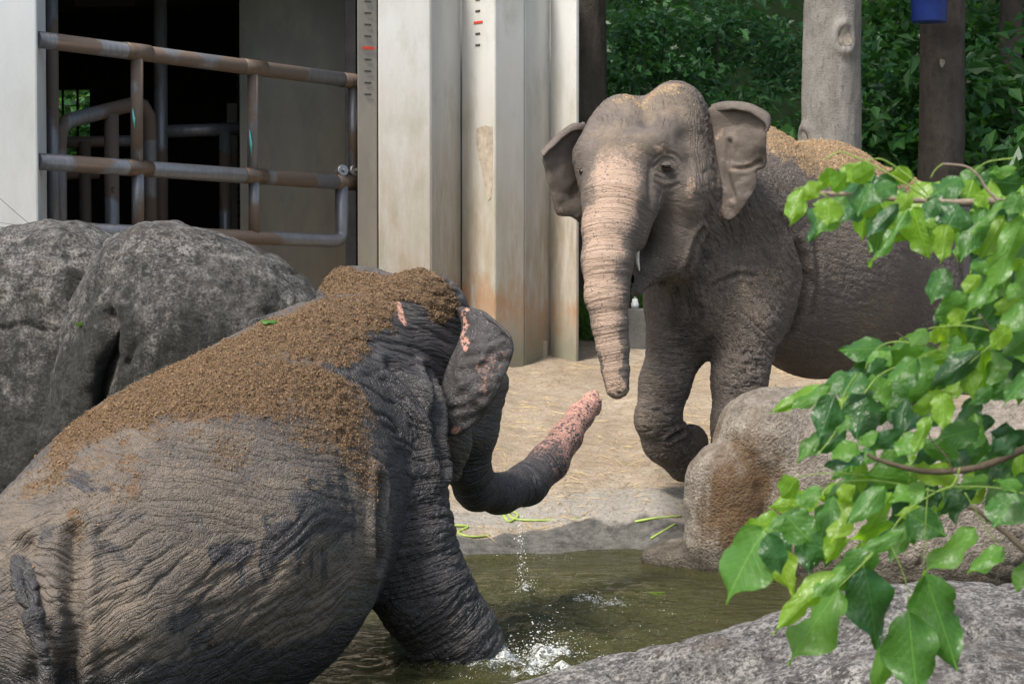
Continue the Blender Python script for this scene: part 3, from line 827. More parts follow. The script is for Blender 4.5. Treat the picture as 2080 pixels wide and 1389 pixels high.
boulder('boulder', s, (0.8, 13.2, -0.6), (3.2, 15.1, 1.4), M['rock_tan'],
        'smooth tan boulder with a rusty brown stained face at the water edge', 0.052, 2, 0.022, stain=stain_r,
        cracks=[([W(1480, 825, 13.8), W(1560, 850, 13.75), W(1640, 885, 13.7)], 0.012, 0.03),
                ([W(1500, 930, 13.7), W(1560, 925, 13.7)], 0.01, 0.015)])
s = SDF()
s.ell(W(1930, 1080, 13.6), I3, (0.72, 0.6, 0.66), 0.1)
s.ell(W(2080, 1020, 13.8), I3, (0.7, 0.6, 0.66), 0.3)
s.ell(W(1740, 1130, 13.7), I3, (0.45, 0.5, 0.42), 0.2)
s.ell(W(2300, 1010, 13.6), I3, (0.8, 0.7, 0.75), 0.3)
s.plane((0, 0, -0.5), (0, 0, -1))
boulder('boulder', s, (1.4, 12.7, -0.6), (4.8, 14.8, 1.6), M['rock_tan'],
        'wide low grey-brown boulder behind the leafy branch', 0.062, 2, 0.04,
        cracks=[([W(1820, 1000, 13.1), W(1900, 1060, 13.1), W(2000, 1050, 13.1)], 0.015, 0.04),
                ([W(1890, 1060, 13.1), W(1860, 1150, 13.1)], 0.012, 0.03)], strata=0.01)
# near bank
s = SDF()
pts = [(900, 1740), (1060, 1668), (1240, 1622), (1420, 1585), (1560, 1555), (1650, 1515), (1780, 1475), (1950, 1462), (2150, 1447), (2500, 1420)]
for (x0, y0), (x1, y1) in zip(pts[:-1], pts[1:]):
    s.cone(W(x0, y0, 8.75), W(x1, y1, 8.75), 0.5, 0.5, 0.12)
s.ell(W(1950, 1560, 8.2), I3, (0.9, 0.5, 0.45), 0.15)
s.ell(W(1500, 1760, 8.2), I3, (0.9, 0.5, 0.42), 0.2)
s.plane((0, 0, -0.9), (0, 0, -1))
boulder('boulder', s, (-0.9, 7.5, -1.0), (3.4, 9.4, 1.1), M['rock_crust'],
        'long grey lichen-speckled rock bank along the near side of the pool', 0.056, 2, 0.03,
        cracks=[([W(1500, 1330, 8.3), W(1640, 1310, 8.3), W(1720, 1345, 8.3)], 0.012, 0.03),
                ([W(1950, 1240, 8.3), W(2000, 1330, 8.3), W(2060, 1380, 8.3)], 0.02, 0.04)], strata=0.012)

# ---------------------------------------------------------------- elephant house
house = empty('elephant_house', (-1.5, 20.5, 0.9), 'pale concrete elephant house with ribbed wall and dark open doorway', 'building')
TOP = 4.6
def panel(plan, z0, z1, mat, name='wall_panel', bevel=0.012, lab=None):
    o = MB().prism(plan, z0, z1).build(name, mat, house, bevel=bevel)
    if lab: o['label'] = lab
    return o
def xy(px_, d): return np.array([(px_ - CX) / FPX * d, d])
# ribbed wall: every rib face is its own panel with real depth behind it
zz = [(768, 19.30), (876, 19.38), (937, 20.00), (1005, 19.62), (1066, 19.86), (1117, 20.36), (1170, 20.08)]
pl = [xy(*q) for q in zz]
for i in range(len(pl) - 1):
    a, c = pl[i], pl[i + 1]
    e = unit(np.append(c - a, 0))[:2]; nb = np.array([-e[1], e[0]])
    if nb[1] < 0: nb = -nb
    a2, c2 = a + e * 0.004, c - e * 0.004
    dep = 0.5 if i < 5 else 0.04
    tp = 0.12 if i < 5 else 0.0
    panel([a2, c2, c2 + nb * dep - e * tp, a2 + nb * dep + e * tp], 0.7, TOP, M['concrete'])
# solid core behind the ribs and the return wall on the right
panel([xy(745, 20.1), xy(1150, 21.0), xy(1150, 23.2), xy(745, 23.2)], 0.7, TOP, M['concrete'], 'wall_core')
# jamb with the measuring marks
ja, jb = xy(727, 19.22), xy(767, 19.32)
panel([ja, jb, jb + (0, 0.6), ja + (0, 0.6)], 0.7, TOP, M['concrete_grey'], 'door_jamb')
# plinth at the foot of the ribs
p0, p1 = xy(1000, 19.9), xy(1112, 20.25)
panel([p0, p1, p1 + (0, 0.4), p0 + (0, 0.4)], 0.7, 1.16, M['concrete_grey'], 'plinth')
# left pillar
A_, B_ = xy(-260, 15.95), xy(79, 16.35)
panel([A_, B_, B_ + (-0.12, 0.9), A_ + (-0.12, 0.9)], 0.4, TOP, M['concrete_clean'], 'pillar', 0.015)
# peeled render and a metal plate on the third rib
e = unit(np.append(pl[3] - pl[2], 0)); nn = np.array([e[1], -e[0], 0])
def on_rib(x, y, off=0.004):
    """Point on the third rib under photo pixel (x, y)."""
    k = pl[2]; lo_, hi_ = 19.0, 21.0
    for _ in range(40):
        md = (lo_ + hi_) / 2; q = atw(x, y, md)
        if (q[0] - k[0]) * nn[0] + (q[1] - k[1]) * nn[1] > 0: lo_ = md
        else: hi_ = md
    return atw(x, y, md) + nn * off
rag = [(968, 262), (985, 255), (1001, 258), (1002, 300), (1000, 345), (1001, 372), (998, 402), (992, 408), (985, 375), (978, 340), (972, 315), (968, 290)]
f = [on_rib(*q) for q in rag]
MB().add(f + [q - nn * 0.012 for q in f], [tuple(range(len(f)))] + [(i, (i + 1) % len(f), len(f) + (i + 1) % len(f), len(f) + i) for i in range(len(f))]).build('peeled_render', M['gap'], house)
# height marks painted on jamb and rib
def mark(c, e_, n_, w, h, mat):
    MB().obox(c, e_ * w / 2, n_ * 0.002, np.array([0, 0, h / 2])).build('height_mark', mat, house)
je = unit(np.append(jb - ja, 0)); jn = np.array([je[1], -je[0], 0])
for k in range(-1, 9):
    y = 98 + (k - 4) * 23.6
    r = k == 4
    c = atw(747 if not r else 748, y, 19.262)
    mark(c + jn * 0.003, je, jn, 0.115 if r else 0.065, 0.022 if r else 0.016, M['red'] if r else M['black'])
for k in range(-2, 3):
    y = 46 + k * 23
    r = k == 0
    c = on_rib(971 if not r else 972, y)
    mark(c, e, nn, 0.125 if r else 0.065, 0.02 if r else 0.015, M['red'] if r else M['black'])
# big door panel standing open behind the gate, steel channel, interior box
d0, d1 = xy(488, 19.95), xy(722, 19.95)
panel([d0, d1, d1 + (0, 0.12), d0 + (0, 0.12)], 0.8, TOP, M['door'], 'door_panel')
c0, c1 = xy(702, 19.55), xy(724, 19.55)
panel([c0, c1, c1 + (0, 0.15), c0 + (0, 0.15)], 0.8, TOP, M['darksteel'], 'steel_channel', 0.006)
panel([xy(462, 21.3), xy(484, 21.3), xy(484, 21.5), xy(462, 21.5)], 0.8, 3.35, M['door'], 'inner_post')
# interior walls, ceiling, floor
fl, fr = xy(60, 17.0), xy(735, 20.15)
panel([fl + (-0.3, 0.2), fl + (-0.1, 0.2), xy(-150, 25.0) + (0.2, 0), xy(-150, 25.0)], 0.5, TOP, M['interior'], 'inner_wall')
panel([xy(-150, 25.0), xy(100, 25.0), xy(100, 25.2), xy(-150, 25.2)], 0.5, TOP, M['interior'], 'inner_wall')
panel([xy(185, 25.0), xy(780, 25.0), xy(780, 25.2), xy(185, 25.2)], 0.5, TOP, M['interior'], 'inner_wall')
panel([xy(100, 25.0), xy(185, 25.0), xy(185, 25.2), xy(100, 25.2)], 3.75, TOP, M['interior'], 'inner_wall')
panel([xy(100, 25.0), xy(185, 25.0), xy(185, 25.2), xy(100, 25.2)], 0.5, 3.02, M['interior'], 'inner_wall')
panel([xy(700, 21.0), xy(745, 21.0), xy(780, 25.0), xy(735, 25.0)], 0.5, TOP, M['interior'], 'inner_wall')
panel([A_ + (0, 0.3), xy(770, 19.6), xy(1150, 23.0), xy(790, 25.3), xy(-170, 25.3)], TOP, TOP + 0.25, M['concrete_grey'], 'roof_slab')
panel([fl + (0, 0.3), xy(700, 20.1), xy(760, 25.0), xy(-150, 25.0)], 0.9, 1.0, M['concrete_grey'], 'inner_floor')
# window frame bars in the back opening
for x_ in (128, 158):
    panel([xy(x_, 24.98), xy(x_ + 5, 24.98), xy(x_ + 5, 25.02), xy(x_, 25.02)], 3.02, 3.75, M['interior'], 'window_bar', 0)
# strip lamp housing hanging under the ceiling
MB().obox(atw(215, 6, 21.5), (0.28, 0, 0), (0, 0.05, 0), (0, 0, 0.04)).build('lamp_housing', M['darksteel'], house)

# ---------------------------------------------------------------- pipe gate
GA, GB = xy(66, 16.42), xy(722, 19.38)
def gp(x, y):
    """Point of the gate's plane under a photo pixel."""
    lo_, hi_ = 15.0, 21.0
    g = GB - GA
    for _ in range(40):
        md = (lo_ + hi_) / 2; q = atw(x, y, md)
        if (q[0] - GA[0]) * g[1] - (q[1] - GA[1]) * g[0] > 0: lo_ = md
        else: hi_ = md
    return atw(x, y, md)
gate = empty('pipe_gate', gp(700, 490), 'grey and rust-brown steel pipe gate across the dark doorway', 'gate')
gdir = unit(gp(700, 490) - gp(100, 465))
def pipe(parent, pts, r, name, mat, n=16):
    return MB().tube(pts, r, n).build(name, mat, parent, smooth=True)
def elbow(p, q, r_, k=5):
    pass
pipe(gate, [gp(72, 80), gp(718, 165)], 0.062, 'rail', M['steel'])
pipe(gate, [gp(74, 328), gp(722, 373)], 0.062, 'rail', M['steel_clean'])
lr = [gp(74, 464), gp(660, 488.5), gp(682, 489), gp(692, 484), gp(694, 470)]
pipe(gate, [lr[0], lr[1]] + [gp(*q) for q in spline([(660, 488.5), (680, 489), (692, 482), (694, 466)], 7)[1:]] + [gp(694, 374)], 0.057, 'rail', M['steel_clean'])
for x_, y0, y1 in ((278, 110, 333), (280, 340, 468), (513.5, 142, 350), (516, 362, 480)):
    pipe(gate, [gp(x_, y0), gp(x_, y1)], 0.044 if x_ > 400 else 0.048, 'bar', M['steel'])
pipe(gate, [gp(716, 168), gp(718, 372)], 0.04, 'bar', M['steel2'])
# welded collars where bars meet rails
for x_, y_ in ((277, 106), (514, 138), (279, 342), (515, 358), (714, 165), (700, 371)):
    c = gp(x_, y_)
    pipe(gate, [c - gdir * 0.13, c + gdir * 0.13], 0.0655, 'weld_collar', M['steel_brown'])
# teal paint left on the bars
for x_, y0, y1 in ((274, 222, 262), (511, 265, 318)):
    p, q = gp(x_ - 3, y0), gp(x_ + 1, y1)
    p[1] -= 0.042; q[1] -= 0.042
    MB().tube([p, (p + q) / 2 + (0.004, 0, 0), q], [0.003, 0.011, 0.002], 8).build('paint_remnant', M['teal'], gate, True)
for x_ in (696, 721):
    c = gp(x_, 347); c[1] -= 0.03
    ax = unit((0.55, -0.8, 0.1))
    hd = MB().tube([c - ax * 0.016, c + ax * 0.012, c + ax * 0.02], [0.052, 0.052, 0.044], 20).build('bolt_disc', M['bolt'], gate, True)
    MB().tube([c + ax * 0.015, c + ax * 0.05], [0.017, 0.015], 8).build('nut', M['bolt'], hd, True)
MB().tube([gp(682, 347) + (0, 0.02, 0), gp(722, 352) + (0, 0.02, 0)], 0.014, 8).build('hinge_pin', M['bolt'], gate, True)
# white string tied to the bottom rail
def cord(name, pts, r, mat, parent, n=6):
    return MB().tube(pts, r, n).build(name, mat, parent, True)
st = []
for i in range(60):
    q = i / 59
    c = gp(92 + 70 * q, 459 + 5 * math.sin(q * 25) + 4 * q)
    st.append(c + np.array([0, -0.075 + 0.02 * math.sin(q * 40), 0.01 * math.sin(q * 31)]))
string = cord('string', st, 0.004, M['whitep'], None)
for pts in ([(-6, 398), (30, 430), (60, 455), (82, 470)], [(-6, 452), (40, 458), (82, 468)]):
    Pw = [atw(x_, y_, 15.9 + 0.3 * max(0, x_) / 80) for x_, y_ in pts]
    wire = cord('wire', spline(Pw, 16), 0.0016, M['darksteel'], None)
    tag(wire, 'thin slack wire sloping steeply down across the white pillar' if pts[0][1] < 420 else 'thin nearly level wire across the foot of the white pillar', 'wire')
tag(string, 'thin white string tangled on the gate bottom rail', 'string')

# ---------------------------------------------------------------- pipe frames inside the doorway
def standing(x, y0, y1, d, r, parent, name='post', mat='steel2'):
    p, q = atw(x, y0, d), atw(x, y1, d); q[0] = p[0]
    return pipe(parent, [p, (q[0], q[1], 0.98)], r, name, M[mat])
fr1 = empty('arched_pipe_barrier', atw(225, 470, 19.0) * (1, 1, 0) + (0, 0, 0.99), 'low arched pipe frame standing inside the dark doorway', 'barrier')
ap = [(120, 470, 18.2), (120, 300, 18.2), (121, 268, 18.22), (135, 248, 18.3), (160, 240, 18.4), (270, 212, 19.2), (290, 216, 19.3), (301, 235, 19.35), (304, 270, 19.38), (305, 470, 19.4)]
pts = [atw(*q) for q in ap]
pts = [np.array([pts[0][0], pts[0][1], 0.98])] + pts[1:-1] + [np.array([pts[-1][0], pts[-1][1], 0.98])]
pipe(fr1, pts, [0.062] * len(pts), 'arch', M['steel2'])
standing(226, 232, 470, 18.8, 0.062, fr1)
c = atw(233, 386, 18.8); c[1] -= 0.064
MB().tube([c + np.array([0.013 * math.cos(q), 0.0, 0.018 * math.sin(q)]) for q in np.linspace(0.7, 5.6, 12)], 0.0035, 6).build('painted_mark', M['black'], fr1, True)
fr2 = empty('post_barrier', atw(330, 470, 20.2) * (1, 1, 0) + (0, 0, 0.99), 'tall dark pipe posts joined by a rail, deep inside the doorway', 'barrier')
standing(104, -60, 470, 17.9, 0.052, fr2)
standing(325, -60, 470, 20.4, 0.062, fr2)
pipe(fr2, [atw(325, 268, 20.4), atw(492, 262, 20.6)], 0.058, 'rail', M['steel2'])
standing(457, 268, 470, 20.55, 0.055, fr2)
standing(172, 288, 470, 20.0, 0.055, fr2)
pipe(fr2, [atw(104, 290, 19.9), atw(325, 285, 20.4)], 0.05, 'rail', M['steel2'])
pipe(fr2, [atw(104, 355, 19.9), atw(200, 352, 20.1)], 0.05, 'rail', M['steel2'])
ch = empty('chain', atw(488, 440, 20.9) * (1, 1, 0) + (0, 0, 1.0), 'dark green chain hanging beside the open door panel', 'chain')
q0, q1 = atw(486, 130, 20.9), atw(488, 470, 20.9)
for i in range(26):
    c = q0 + (q1 - q0) * (i + 0.5) / 26
    a_ = np.array([1, 0, 0]) if i % 2 else np.array([0, 1, 0])
    ring = [c + a_ * 0.022 * math.cos(t_) + np.array([0, 0, 0.036]) * math.sin(t_) for t_ in np.linspace(0, 2 * math.pi, 9)]
    MB().tube(ring, 0.008, 5, False).build('link', M['darksteel'], ch, True)

# ---------------------------------------------------------------- elephants
def seg_dist(V, a, b):
    ab = b - a; h = np.clip(((V - a) @ ab) / (ab.dot(ab) + 1e-12), 0, 1)
    return np.linalg.norm(V - a - h[:, None] * ab, axis=1), h
def groove(n, w=0.13):
    return 0.4 * np.abs(n) - np.exp(-(n / w) ** 2)
def wrk(P, a, lam, asp=4.0, warp=0.6):
    """Ridged skin folds running across direction a."""
    a = unit(a); u = P @ a
    R = P - u[:, None] * a
    c = a * (u / lam)[:, None] + R / (lam * asp)
    c = c + a * (warp * pnoise(P * 2.7 + 11) + 0.35 * warp * pnoise(P * 9 + 3))[:, None]
    return groove(pnoise(c))
def crackle(P, lam):
    n1 = np.abs(pnoise(P / lam)); n2 = np.abs(pnoise(P / lam + 31.7))
    return groove(np.minimum(n1, n2), 0.10)

class Skin:
    """A body mesh that can be painted and creased along lines picked on the photograph."""
    def __init__(s, V, Q, T):
        s.V, s.Q = V, Q; s.N = vnormals(V, Q, T); s.disp = np.zeros(len(V))
        s.Vw = V + 0.012 * np.stack([pnoise(V * 9 + 5), pnoise(V * 9 + 40), pnoise(V * 9 + 80)], 1)
        s.Vp = V + 0.075 * np.stack([fbm(V * 5 + 15, 4, 0.6), fbm(V * 5 + 50, 4, 0.6), fbm(V * 5 + 90, 4, 0.6)], 1)
        s.at = {k: np.zeros(len(V)) for k in ('dust', 'soil', 'pink', 'wet', 'w1', 'w2', 'w3', 'w4', 'tt', 'wk')}
        s.bvh = BVHTree.FromPolygons(V.tolist(), Q.tolist() + T.tolist())
        s.co = Vector((0, 0, CAMZ))
    def hit(s, x, y):
        d = Vector(at(x, y, 1.0)).normalized()
        h = s.bvh.ray_cast(s.co, d)
        if h[0] is None:
            for r in (6, 12, 20, 35, 60, 90):
                for k in range(12):
                    a = k * math.pi / 6
                    h = s.bvh.ray_cast(s.co, Vector(at(x + r * math.cos(a), y + r * math.sin(a), 1.0)).normalized())
                    if h[0] is not None: return np.array(h[0])
            return np.array(s.bvh.find_nearest(Vector(atw(x, y, float(s.V[:, 1].mean()))))[0])
        return np.array(h[0])
    def near(s, V, H, r):
        """Distance to a polyline, worked out only for vertices that can lie within r of it."""
        H = np.array(H); d = np.full(len(V), 9.0)
        ix = np.nonzero(((V > H.min(0) - r) & (V < H.max(0) + r)).all(1))[0]
        if len(ix):
            S = V[ix]; q = np.full(len(ix), 9.0)
            for a, b in zip(H[:-1], H[1:]): q = np.minimum(q, seg_dist(S, a, b)[0])
            d[ix] = q
        return d
    def mask(s, pts, rad, soft=0.6, V=None):
        """Falloff round a polyline of photo pixels laid on the skin."""
        H = [s.hit(*p) for p in pts]
        if len(H) == 1: H = H * 2
        return 1 - sstep(rad * (1 - soft), rad, s.near(s.V if V is None else V, H, rad))
    def add(s, w, f):
        """Add w * f(points) to the relief where w counts."""
        ix = np.nonzero(w > 0.02)[0]
        if len(ix): s.disp[ix] += w[ix] * f(s.V[ix], ix)
    def paint(s, key, pts, rad, w=1.0, soft=0.6):
        s.at[key] = np.maximum(s.at[key], w * s.mask(pts, rad, soft, s.Vp if rad > 0.07 else (s.V * 0.7 + s.Vp * 0.3)))
    def erase(s, key, pts, rad, w=1.0, soft=0.6):
        s.at[key] = s.at[key] * (1 - w * s.mask(pts, rad, soft))
    def crease(s, pts, w, dep, lift=0.5):
        H = [s.hit(*p) for p in pts]
        if len(H) > 2: H = list(spline(H, len(H) * 3))
        d = s.near(s.Vw, H, 5 * w)
        s.disp += -dep * np.exp(-(d / w) ** 2) + lift * dep * np.exp(-((d - 2.2 * w) / (1.1 * w)) ** 2)
    def swell(s, pts, rad, amt):
        s.disp += amt * s.mask(pts, rad, 1.0)
def axial(V, chain):
    """Arc length along the nearest point of a chain, the distance to it, the local radius."""
    pts = [c[0] for c in chain]; rr = [c[1] for c in chain]
    best = np.full(len(V), 9.0); t = np.zeros(len(V)); R = np.ones(len(V)); L = 0
    for i in range(len(pts) - 1):
        d, h = seg_dist(V, pts[i], pts[i + 1]); ln = np.linalg.norm(pts[i + 1] - pts[i])
        m = d < best
        t = np.where(m, L + h * ln, t); R = np.where(m, rr[i] + h * (rr[i + 1] - rr[i]), R); best = np.where(m, d, best)
        L += ln
    return t, best, R, L
def rings(V, t, lam, warp=0.35):
    c = np.stack([t / lam + warp * pnoise(V * 6 + 2), V[:, 0] * 2.2, V[:, 1] * 2.2 + V[:, 2]], 1)
    return groove(pnoise(c), 0.15)

def ear_grid(root, rim, nu, nv, th0, th1, bulge, curl=None, seed=0, crumple=0.012):
    """Ear flap: root line on the head, rim outline, thickness, cupping, folded-over edge."""
    Rt, Rm = spline(root, nu), spline(rim, nu)
    v = np.linspace(0, 1, nv)
    G = Rt[:, None] + (Rm - Rt)[:, None] * v[None, :, None]
    du = np.gradient(G, axis=0); dv = np.gradient(G, axis=1)
    n = np.cross(du, dv); n /= np.linalg.norm(n, axis=2)[..., None] + 1e-9
    mu = np.sin(np.linspace(0, math.pi, nu))[:, None]
    G = G + n * (bulge * np.sin(v * math.pi * 0.9)[None] * mu)[..., None]
    P = G.reshape(-1, 3)
    f = (0.022 * fbm(P * 4 + seed, 2) + crumple * fbm(P * 11 + seed, 3)).reshape(nu, nv)
    G = G + n * (f * (0.15 + v[None]) )[..., None]
    if curl is not None:                       # roll the edge over: curl(u) gives the metres folded
        cu = curl(np.linspace(0, 1, nu))
        for i in range(nu):
            L = np.linalg.norm(Rm[i] - Rt[i]) + 1e-6
            if abs(cu[i]) < 1e-4: continue
            ec = (Rm[i] - Rt[i]) / L
            s0 = max(0.0, 1 - abs(cu[i]) / L)
            for j in range(nv):
                if v[j] > s0:
                    a = (v[j] - s0) * L; r = 0.045
                    ph = min(a / r, 2.7)
                    p0 = G[i, j] - ec * a
                    G[i, j] = p0 + ec * (r * math.sin(ph)) + n[i, j] * np.sign(cu[i]) * (r * (1 - math.cos(ph))) - (ec * max(0, a - 2.7 * r) * 0.8 if a > 2.7 * r else 0)
    du = np.gradient(G, axis=0); dv = np.gradient(G, axis=1)
    n = np.cross(du, dv); n /= np.linalg.norm(n, axis=2)[..., None] + 1e-9
    th = (th0 + (th1 - th0) * v)[None, :, None] * np.sqrt(np.clip(np.minimum(1, (1 - v) * 12 + 0.12), 0, 1))[None, :, None]
    A = (G + n * th / 2).reshape(-1, 3); B = (G - n * th / 2).reshape(-1, 3)
    i = np.arange(nu * nv).reshape(nu, nv)
    q = np.stack([i[:-1, :-1], i[1:, :-1], i[1:, 1:], i[:-1, 1:]], -1).reshape(-1, 4)
    o = nu * nv
    edge = []
    loop = list(i[:, -1]); edge += [(loop[k], loop[k + 1], loop[k + 1] + o, loop[k] + o) for k in range(nu - 1)]
    loop = list(i[0, :]); edge += [(loop[k], loop[k + 1], loop[k + 1] + o, loop[k] + o) for k in range(nv - 1)]
    loop = list(i[-1, :]); edge += [(loop[k + 1], loop[k], loop[k] + o, loop[k + 1] + o) for k in range(nv - 1)]
    return np.concatenate([A, B]), np.concatenate([q, q[:, ::-1] + o, np.array(edge)])

def crumbs(name, sk, V, Qd, key, n, smin, smax, mat, parent, thr=0.5, seed=1, straw=0.08):
    rg = np.random.RandomState(seed)
    c = V[Qd].mean(1); a = sk.at[key][Qd].mean(1) + 0.45 * fbm(c * 5, 3)
    nr = np.cross(V[Qd[:, 2]] - V[Qd[:, 0]], V[Qd[:, 3]] - V[Qd[:, 1]])
    ar = np.linalg.norm(nr, axis=1); nr /= ar[:, None] + 1e-12
    w = ar * (np.clip(a - thr, 0, 0.5) + 0.02 * (sk.at[key][Qd].mean(1) > 0.02) + 0.006 * (sk.at['dust'][Qd].mean(1) > 0.3)) * (sk.at['wet'][Qd].mean(1) < 1.5); w /= w.sum()
    k = rg.choice(len(c), n, p=w)
    P = c[k] + rg.uniform(-1, 1, (n, 3)) * 0.006; Nn = nr[k]
    S = smin + (smax - smin) * rg.rand(n) ** 3
    st = rg.rand(n) < straw
    R = rg.normal(size=(n, 3)); R /= np.linalg.norm(R, axis=1)[:, None]
    X1 = np.cross(Nn, R); X1 /= np.linalg.norm(X1, axis=1)[:, None] + 1e-9
    X2 = np.cross(Nn, X1)
    lx = np.where(st, S * 2.6, S * rg.uniform(0.7, 1.4, n)); ly = np.where(st, S * 0.22, S * rg.uniform(0.5, 1.0, n)); lz = np.where(st, S * 0.22, S * rg.uniform(0.35, 0.8, n))
    C = P + Nn * (lz * 0.5)[:, None]
    O = [C + X1 * lx[:, None], C - X1 * lx[:, None], C + X2 * ly[:, None], C - X2 * ly[:, None], C + Nn * lz[:, None], C - Nn * lz[:, None]]
    VV = np.stack(O, 1).reshape(-1, 3)
    T = np.array([(0, 2, 4), (2, 1, 4), (1, 3, 4), (3, 0, 4), (2, 0, 5), (1, 2, 5), (3, 1, 5), (0, 3, 5)])
    TT = (T[None] + (np.arange(n) * 6)[:, None, None]).reshape(-1, 3)
    o = obj(name, mesh_np(name, VV, None, TT, smooth=False), mat, parent)
    return tag(o, kind='stuff')
def hairs(name, pts, nrm, ln, r, mat, parent, seed=0, droop=0.4):
    rg = np.random.RandomState(seed); VV = []; QQ = []
    for p, n_ in zip(pts, nrm):
        d = unit(n_ + rg.normal(size=3) * 0.35); L = ln * rg.uniform(0.5, 1.2)
        e = unit(np.cross(d, (0.3, 1, 0.2))); prev = None
        for k in range(4):
            q = p + d * L * k / 3 + np.array([0, 0, -droop * L * (k / 3) ** 2]); w_ = r * (1 - 0.75 * k / 3)
            b = len(VV); VV += [q + e * w_, q - e * w_ * 0.5 + np.cross(d, e) * w_, q - e * w_ * 0.5 - np.cross(d, e) * w_]
            if k: QQ += [(b - 3 + a_, b - 3 + (a_ + 1) % 3, b + (a_ + 1) % 3, b + a_) for a_ in range(3)]
    o = obj(name, mesh_np(name, VV, QQ), mat, parent)
    return tag(o, kind='stuff')

# ============================================================ standing elephant, facing the camera
F1 = unit((-0.66, -0.75, 0.0)); L1 = unit((0.75, -0.66, 0)); U1 = np.array([0, 0, 1.0])
A1 = np.stack([F1, L1, U1])
HF = unit((-0.22, -0.95, -0.2)); HL = unit((0.97, -0.24, 0)); HU = unit(np.cross(HF, HL)); HU = HU if HU[2] > 0 else -HU
AH = np.stack([HF, HL, HU])
s = SDF()
s.ell(W(1795, 548, 16.75), A1, (0.60, 0.52, 0.74), 0.1)
s.ell(W(1665, 528, 16.15), A1, (0.82, 0.62, 0.85), 0.3)
s.ell(W(1535, 490, 15.70), A1, (0.46, 0.47, 0.80), 0.25)
s.ell(W(1425, 600, 15.45), A1, (0.36, 0.42, 0.42), 0.2)
s.cone(W(1500, 420, 15.55), W(1370, 390, 15.12), 0.46, 0.36, 0.2)
s.cone(W(1440, 540, 15.35), W(1360, 500, 15.05), 0.30, 0.18, 0.15)
# skull
s.ell(W(1268, 268, 15.02), AH, (0.27, 0.235, 0.25), 0.12)
s.ell(W(1372, 256, 15.02), AH, (0.27, 0.235, 0.30), 0.10)
s.ell(W(1312, 335, 14.92), AH, (0.30, 0.36, 0.36), 0.15)
s.ell(W(1400, 345, 15.02), AH, (0.28, 0.17, 0.33), 0.12)
s.ell(W(1226, 345, 15.02), AH, (0.26, 0.15, 0.30), 0.12)
s.cone(W(1335, 290, 14.70), W(1372, 308, 14.76), 0.10, 0.07, 0.06)
s.cone(W(1212, 294, 14.80), W(1188, 312, 14.86), 0.07, 0.05, 0.08)
s.ell(W(1402, 388, 14.80), AH, (0.12, 0.10, 0.13), 0.10)
# cheeks, jaw and lower lip
s.cone(W(1388, 420, 14.95), W(1366, 515, 14.95), 0.195, 0.155, 0.12)
s.cone(W(1366, 515, 14.95), W(1318, 552, 14.85), 0.145, 0.085, 0.06)
s.cone(W(1318, 552, 14.85), W(1292, 592, 14.74), 0.075, 0.035, 0.05)
s.cone(W(1232, 420, 15.0), W(1262, 520, 14.95), 0.16, 0.12, 0.1)
TR1 = [(W(1258, 335, 14.80), 0.27), (W(1252, 400, 14.64), 0.222), (W(1242, 460, 14.55), 0.187), (W(1234, 530, 14.48), 0.163), (W(1233, 600, 14.44), 0.139),
       (W(1239, 660, 14.42), 0.113), (W(1245, 708, 14.41), 0.099), (W(1250, 750, 14.40), 0.085), (W(1254, 786, 14.38), 0.078)]
s.chain(TR1, 0.04, 0.14)
s.cone(W(1300, 415, 14.66), W(1294, 488, 14.58), 0.125, 0.065, 0.07)
s.cone(W(1254, 784, 14.36), W(1257, 799, 14.335), 0.034, 0.017, 0.03)        # finger of the trunk tip
s.cone(W(1246, 790, 14.27), W(1246, 805, 14.25), 0.03, 0.026, 0.03, 's')     # nostrils
s.cone(W(1264, 790, 14.27), W(1264, 805, 14.25), 0.03, 0.026, 0.03, 's')
# legs
def foot_y(d, x): return None
LFx = W(1494, 900, 15.25); LFz = zgr(LFx[0], LFx[1])[0]
LF1 = [(W(1545, 540, 15.45), 0.30), (W(1518, 650, 15.35), 0.245), (W(1502, 770, 15.28), 0.185), (W(1497, 860, 15.25), 0.168), (np.array([LFx[0], LFx[1] - 0.02, LFz + 0.12]), 0.19)]
s.chain(LF1, 0.06, 0.12)
RF1 = [(W(1415, 600, 15.55), 0.30), (W(1378, 690, 15.45), 0.205), (W(1350, 780, 15.37), 0.168), (W(1336, 850, 15.33), 0.150), (W(1352, 895, 15.40), 0.150), (W(1390, 928, 15.52), 0.155)]
s.chain(RF1, 0.06, 0.12)
s.cone(W(1404, 895, 15.55), W(1385, 962, 15.52), 0.115, 0.045, 0.07)
HLx = W(1848, 880, 16.6); HLz = zgr(HLx[0], HLx[1])[0]
LH1 = [(W(1835, 620, 16.7), 0.40), (W(1842, 730, 16.55), 0.27), (W(1855, 810, 16.68), 0.19), (np.array([HLx[0], HLx[1], HLz + 0.12]), 0.185)]
s.chain(LH1, 0.08, 0.15)
HRx = W(1800, 860, 17.35); HRz = zgr(HRx[0], HRx[1])[0]
RH1 = [(W(1790, 640, 17.1), 0.38), (W(1795, 740, 17.2), 0.25), (np.array([HRx[0], HRx[1], HRz + 0.45]), 0.18), (np.array([HRx[0], HRx[1], HRz + 0.12]), 0.185)]
s.chain(RH1, 0.08, 0.15)
TL1 = [(W(1930, 500, 17.1), 0.09), (W(1946, 600, 17.2), 0.05), (W(1944, 720, 17.2), 0.035), (W(1942, 790, 17.2), 0.02)]
s.chain(TL1, 0.03, 0.08)
for c, z_ in ((LFx, LFz), (HLx, HLz), (HRx, HRz)):                            # flat soles
    s.cone((c[0], c[1], z_ - 0.2), (c[0], c[1], z_ - 0.24), 0.22, 0.22, 0.03, 's')
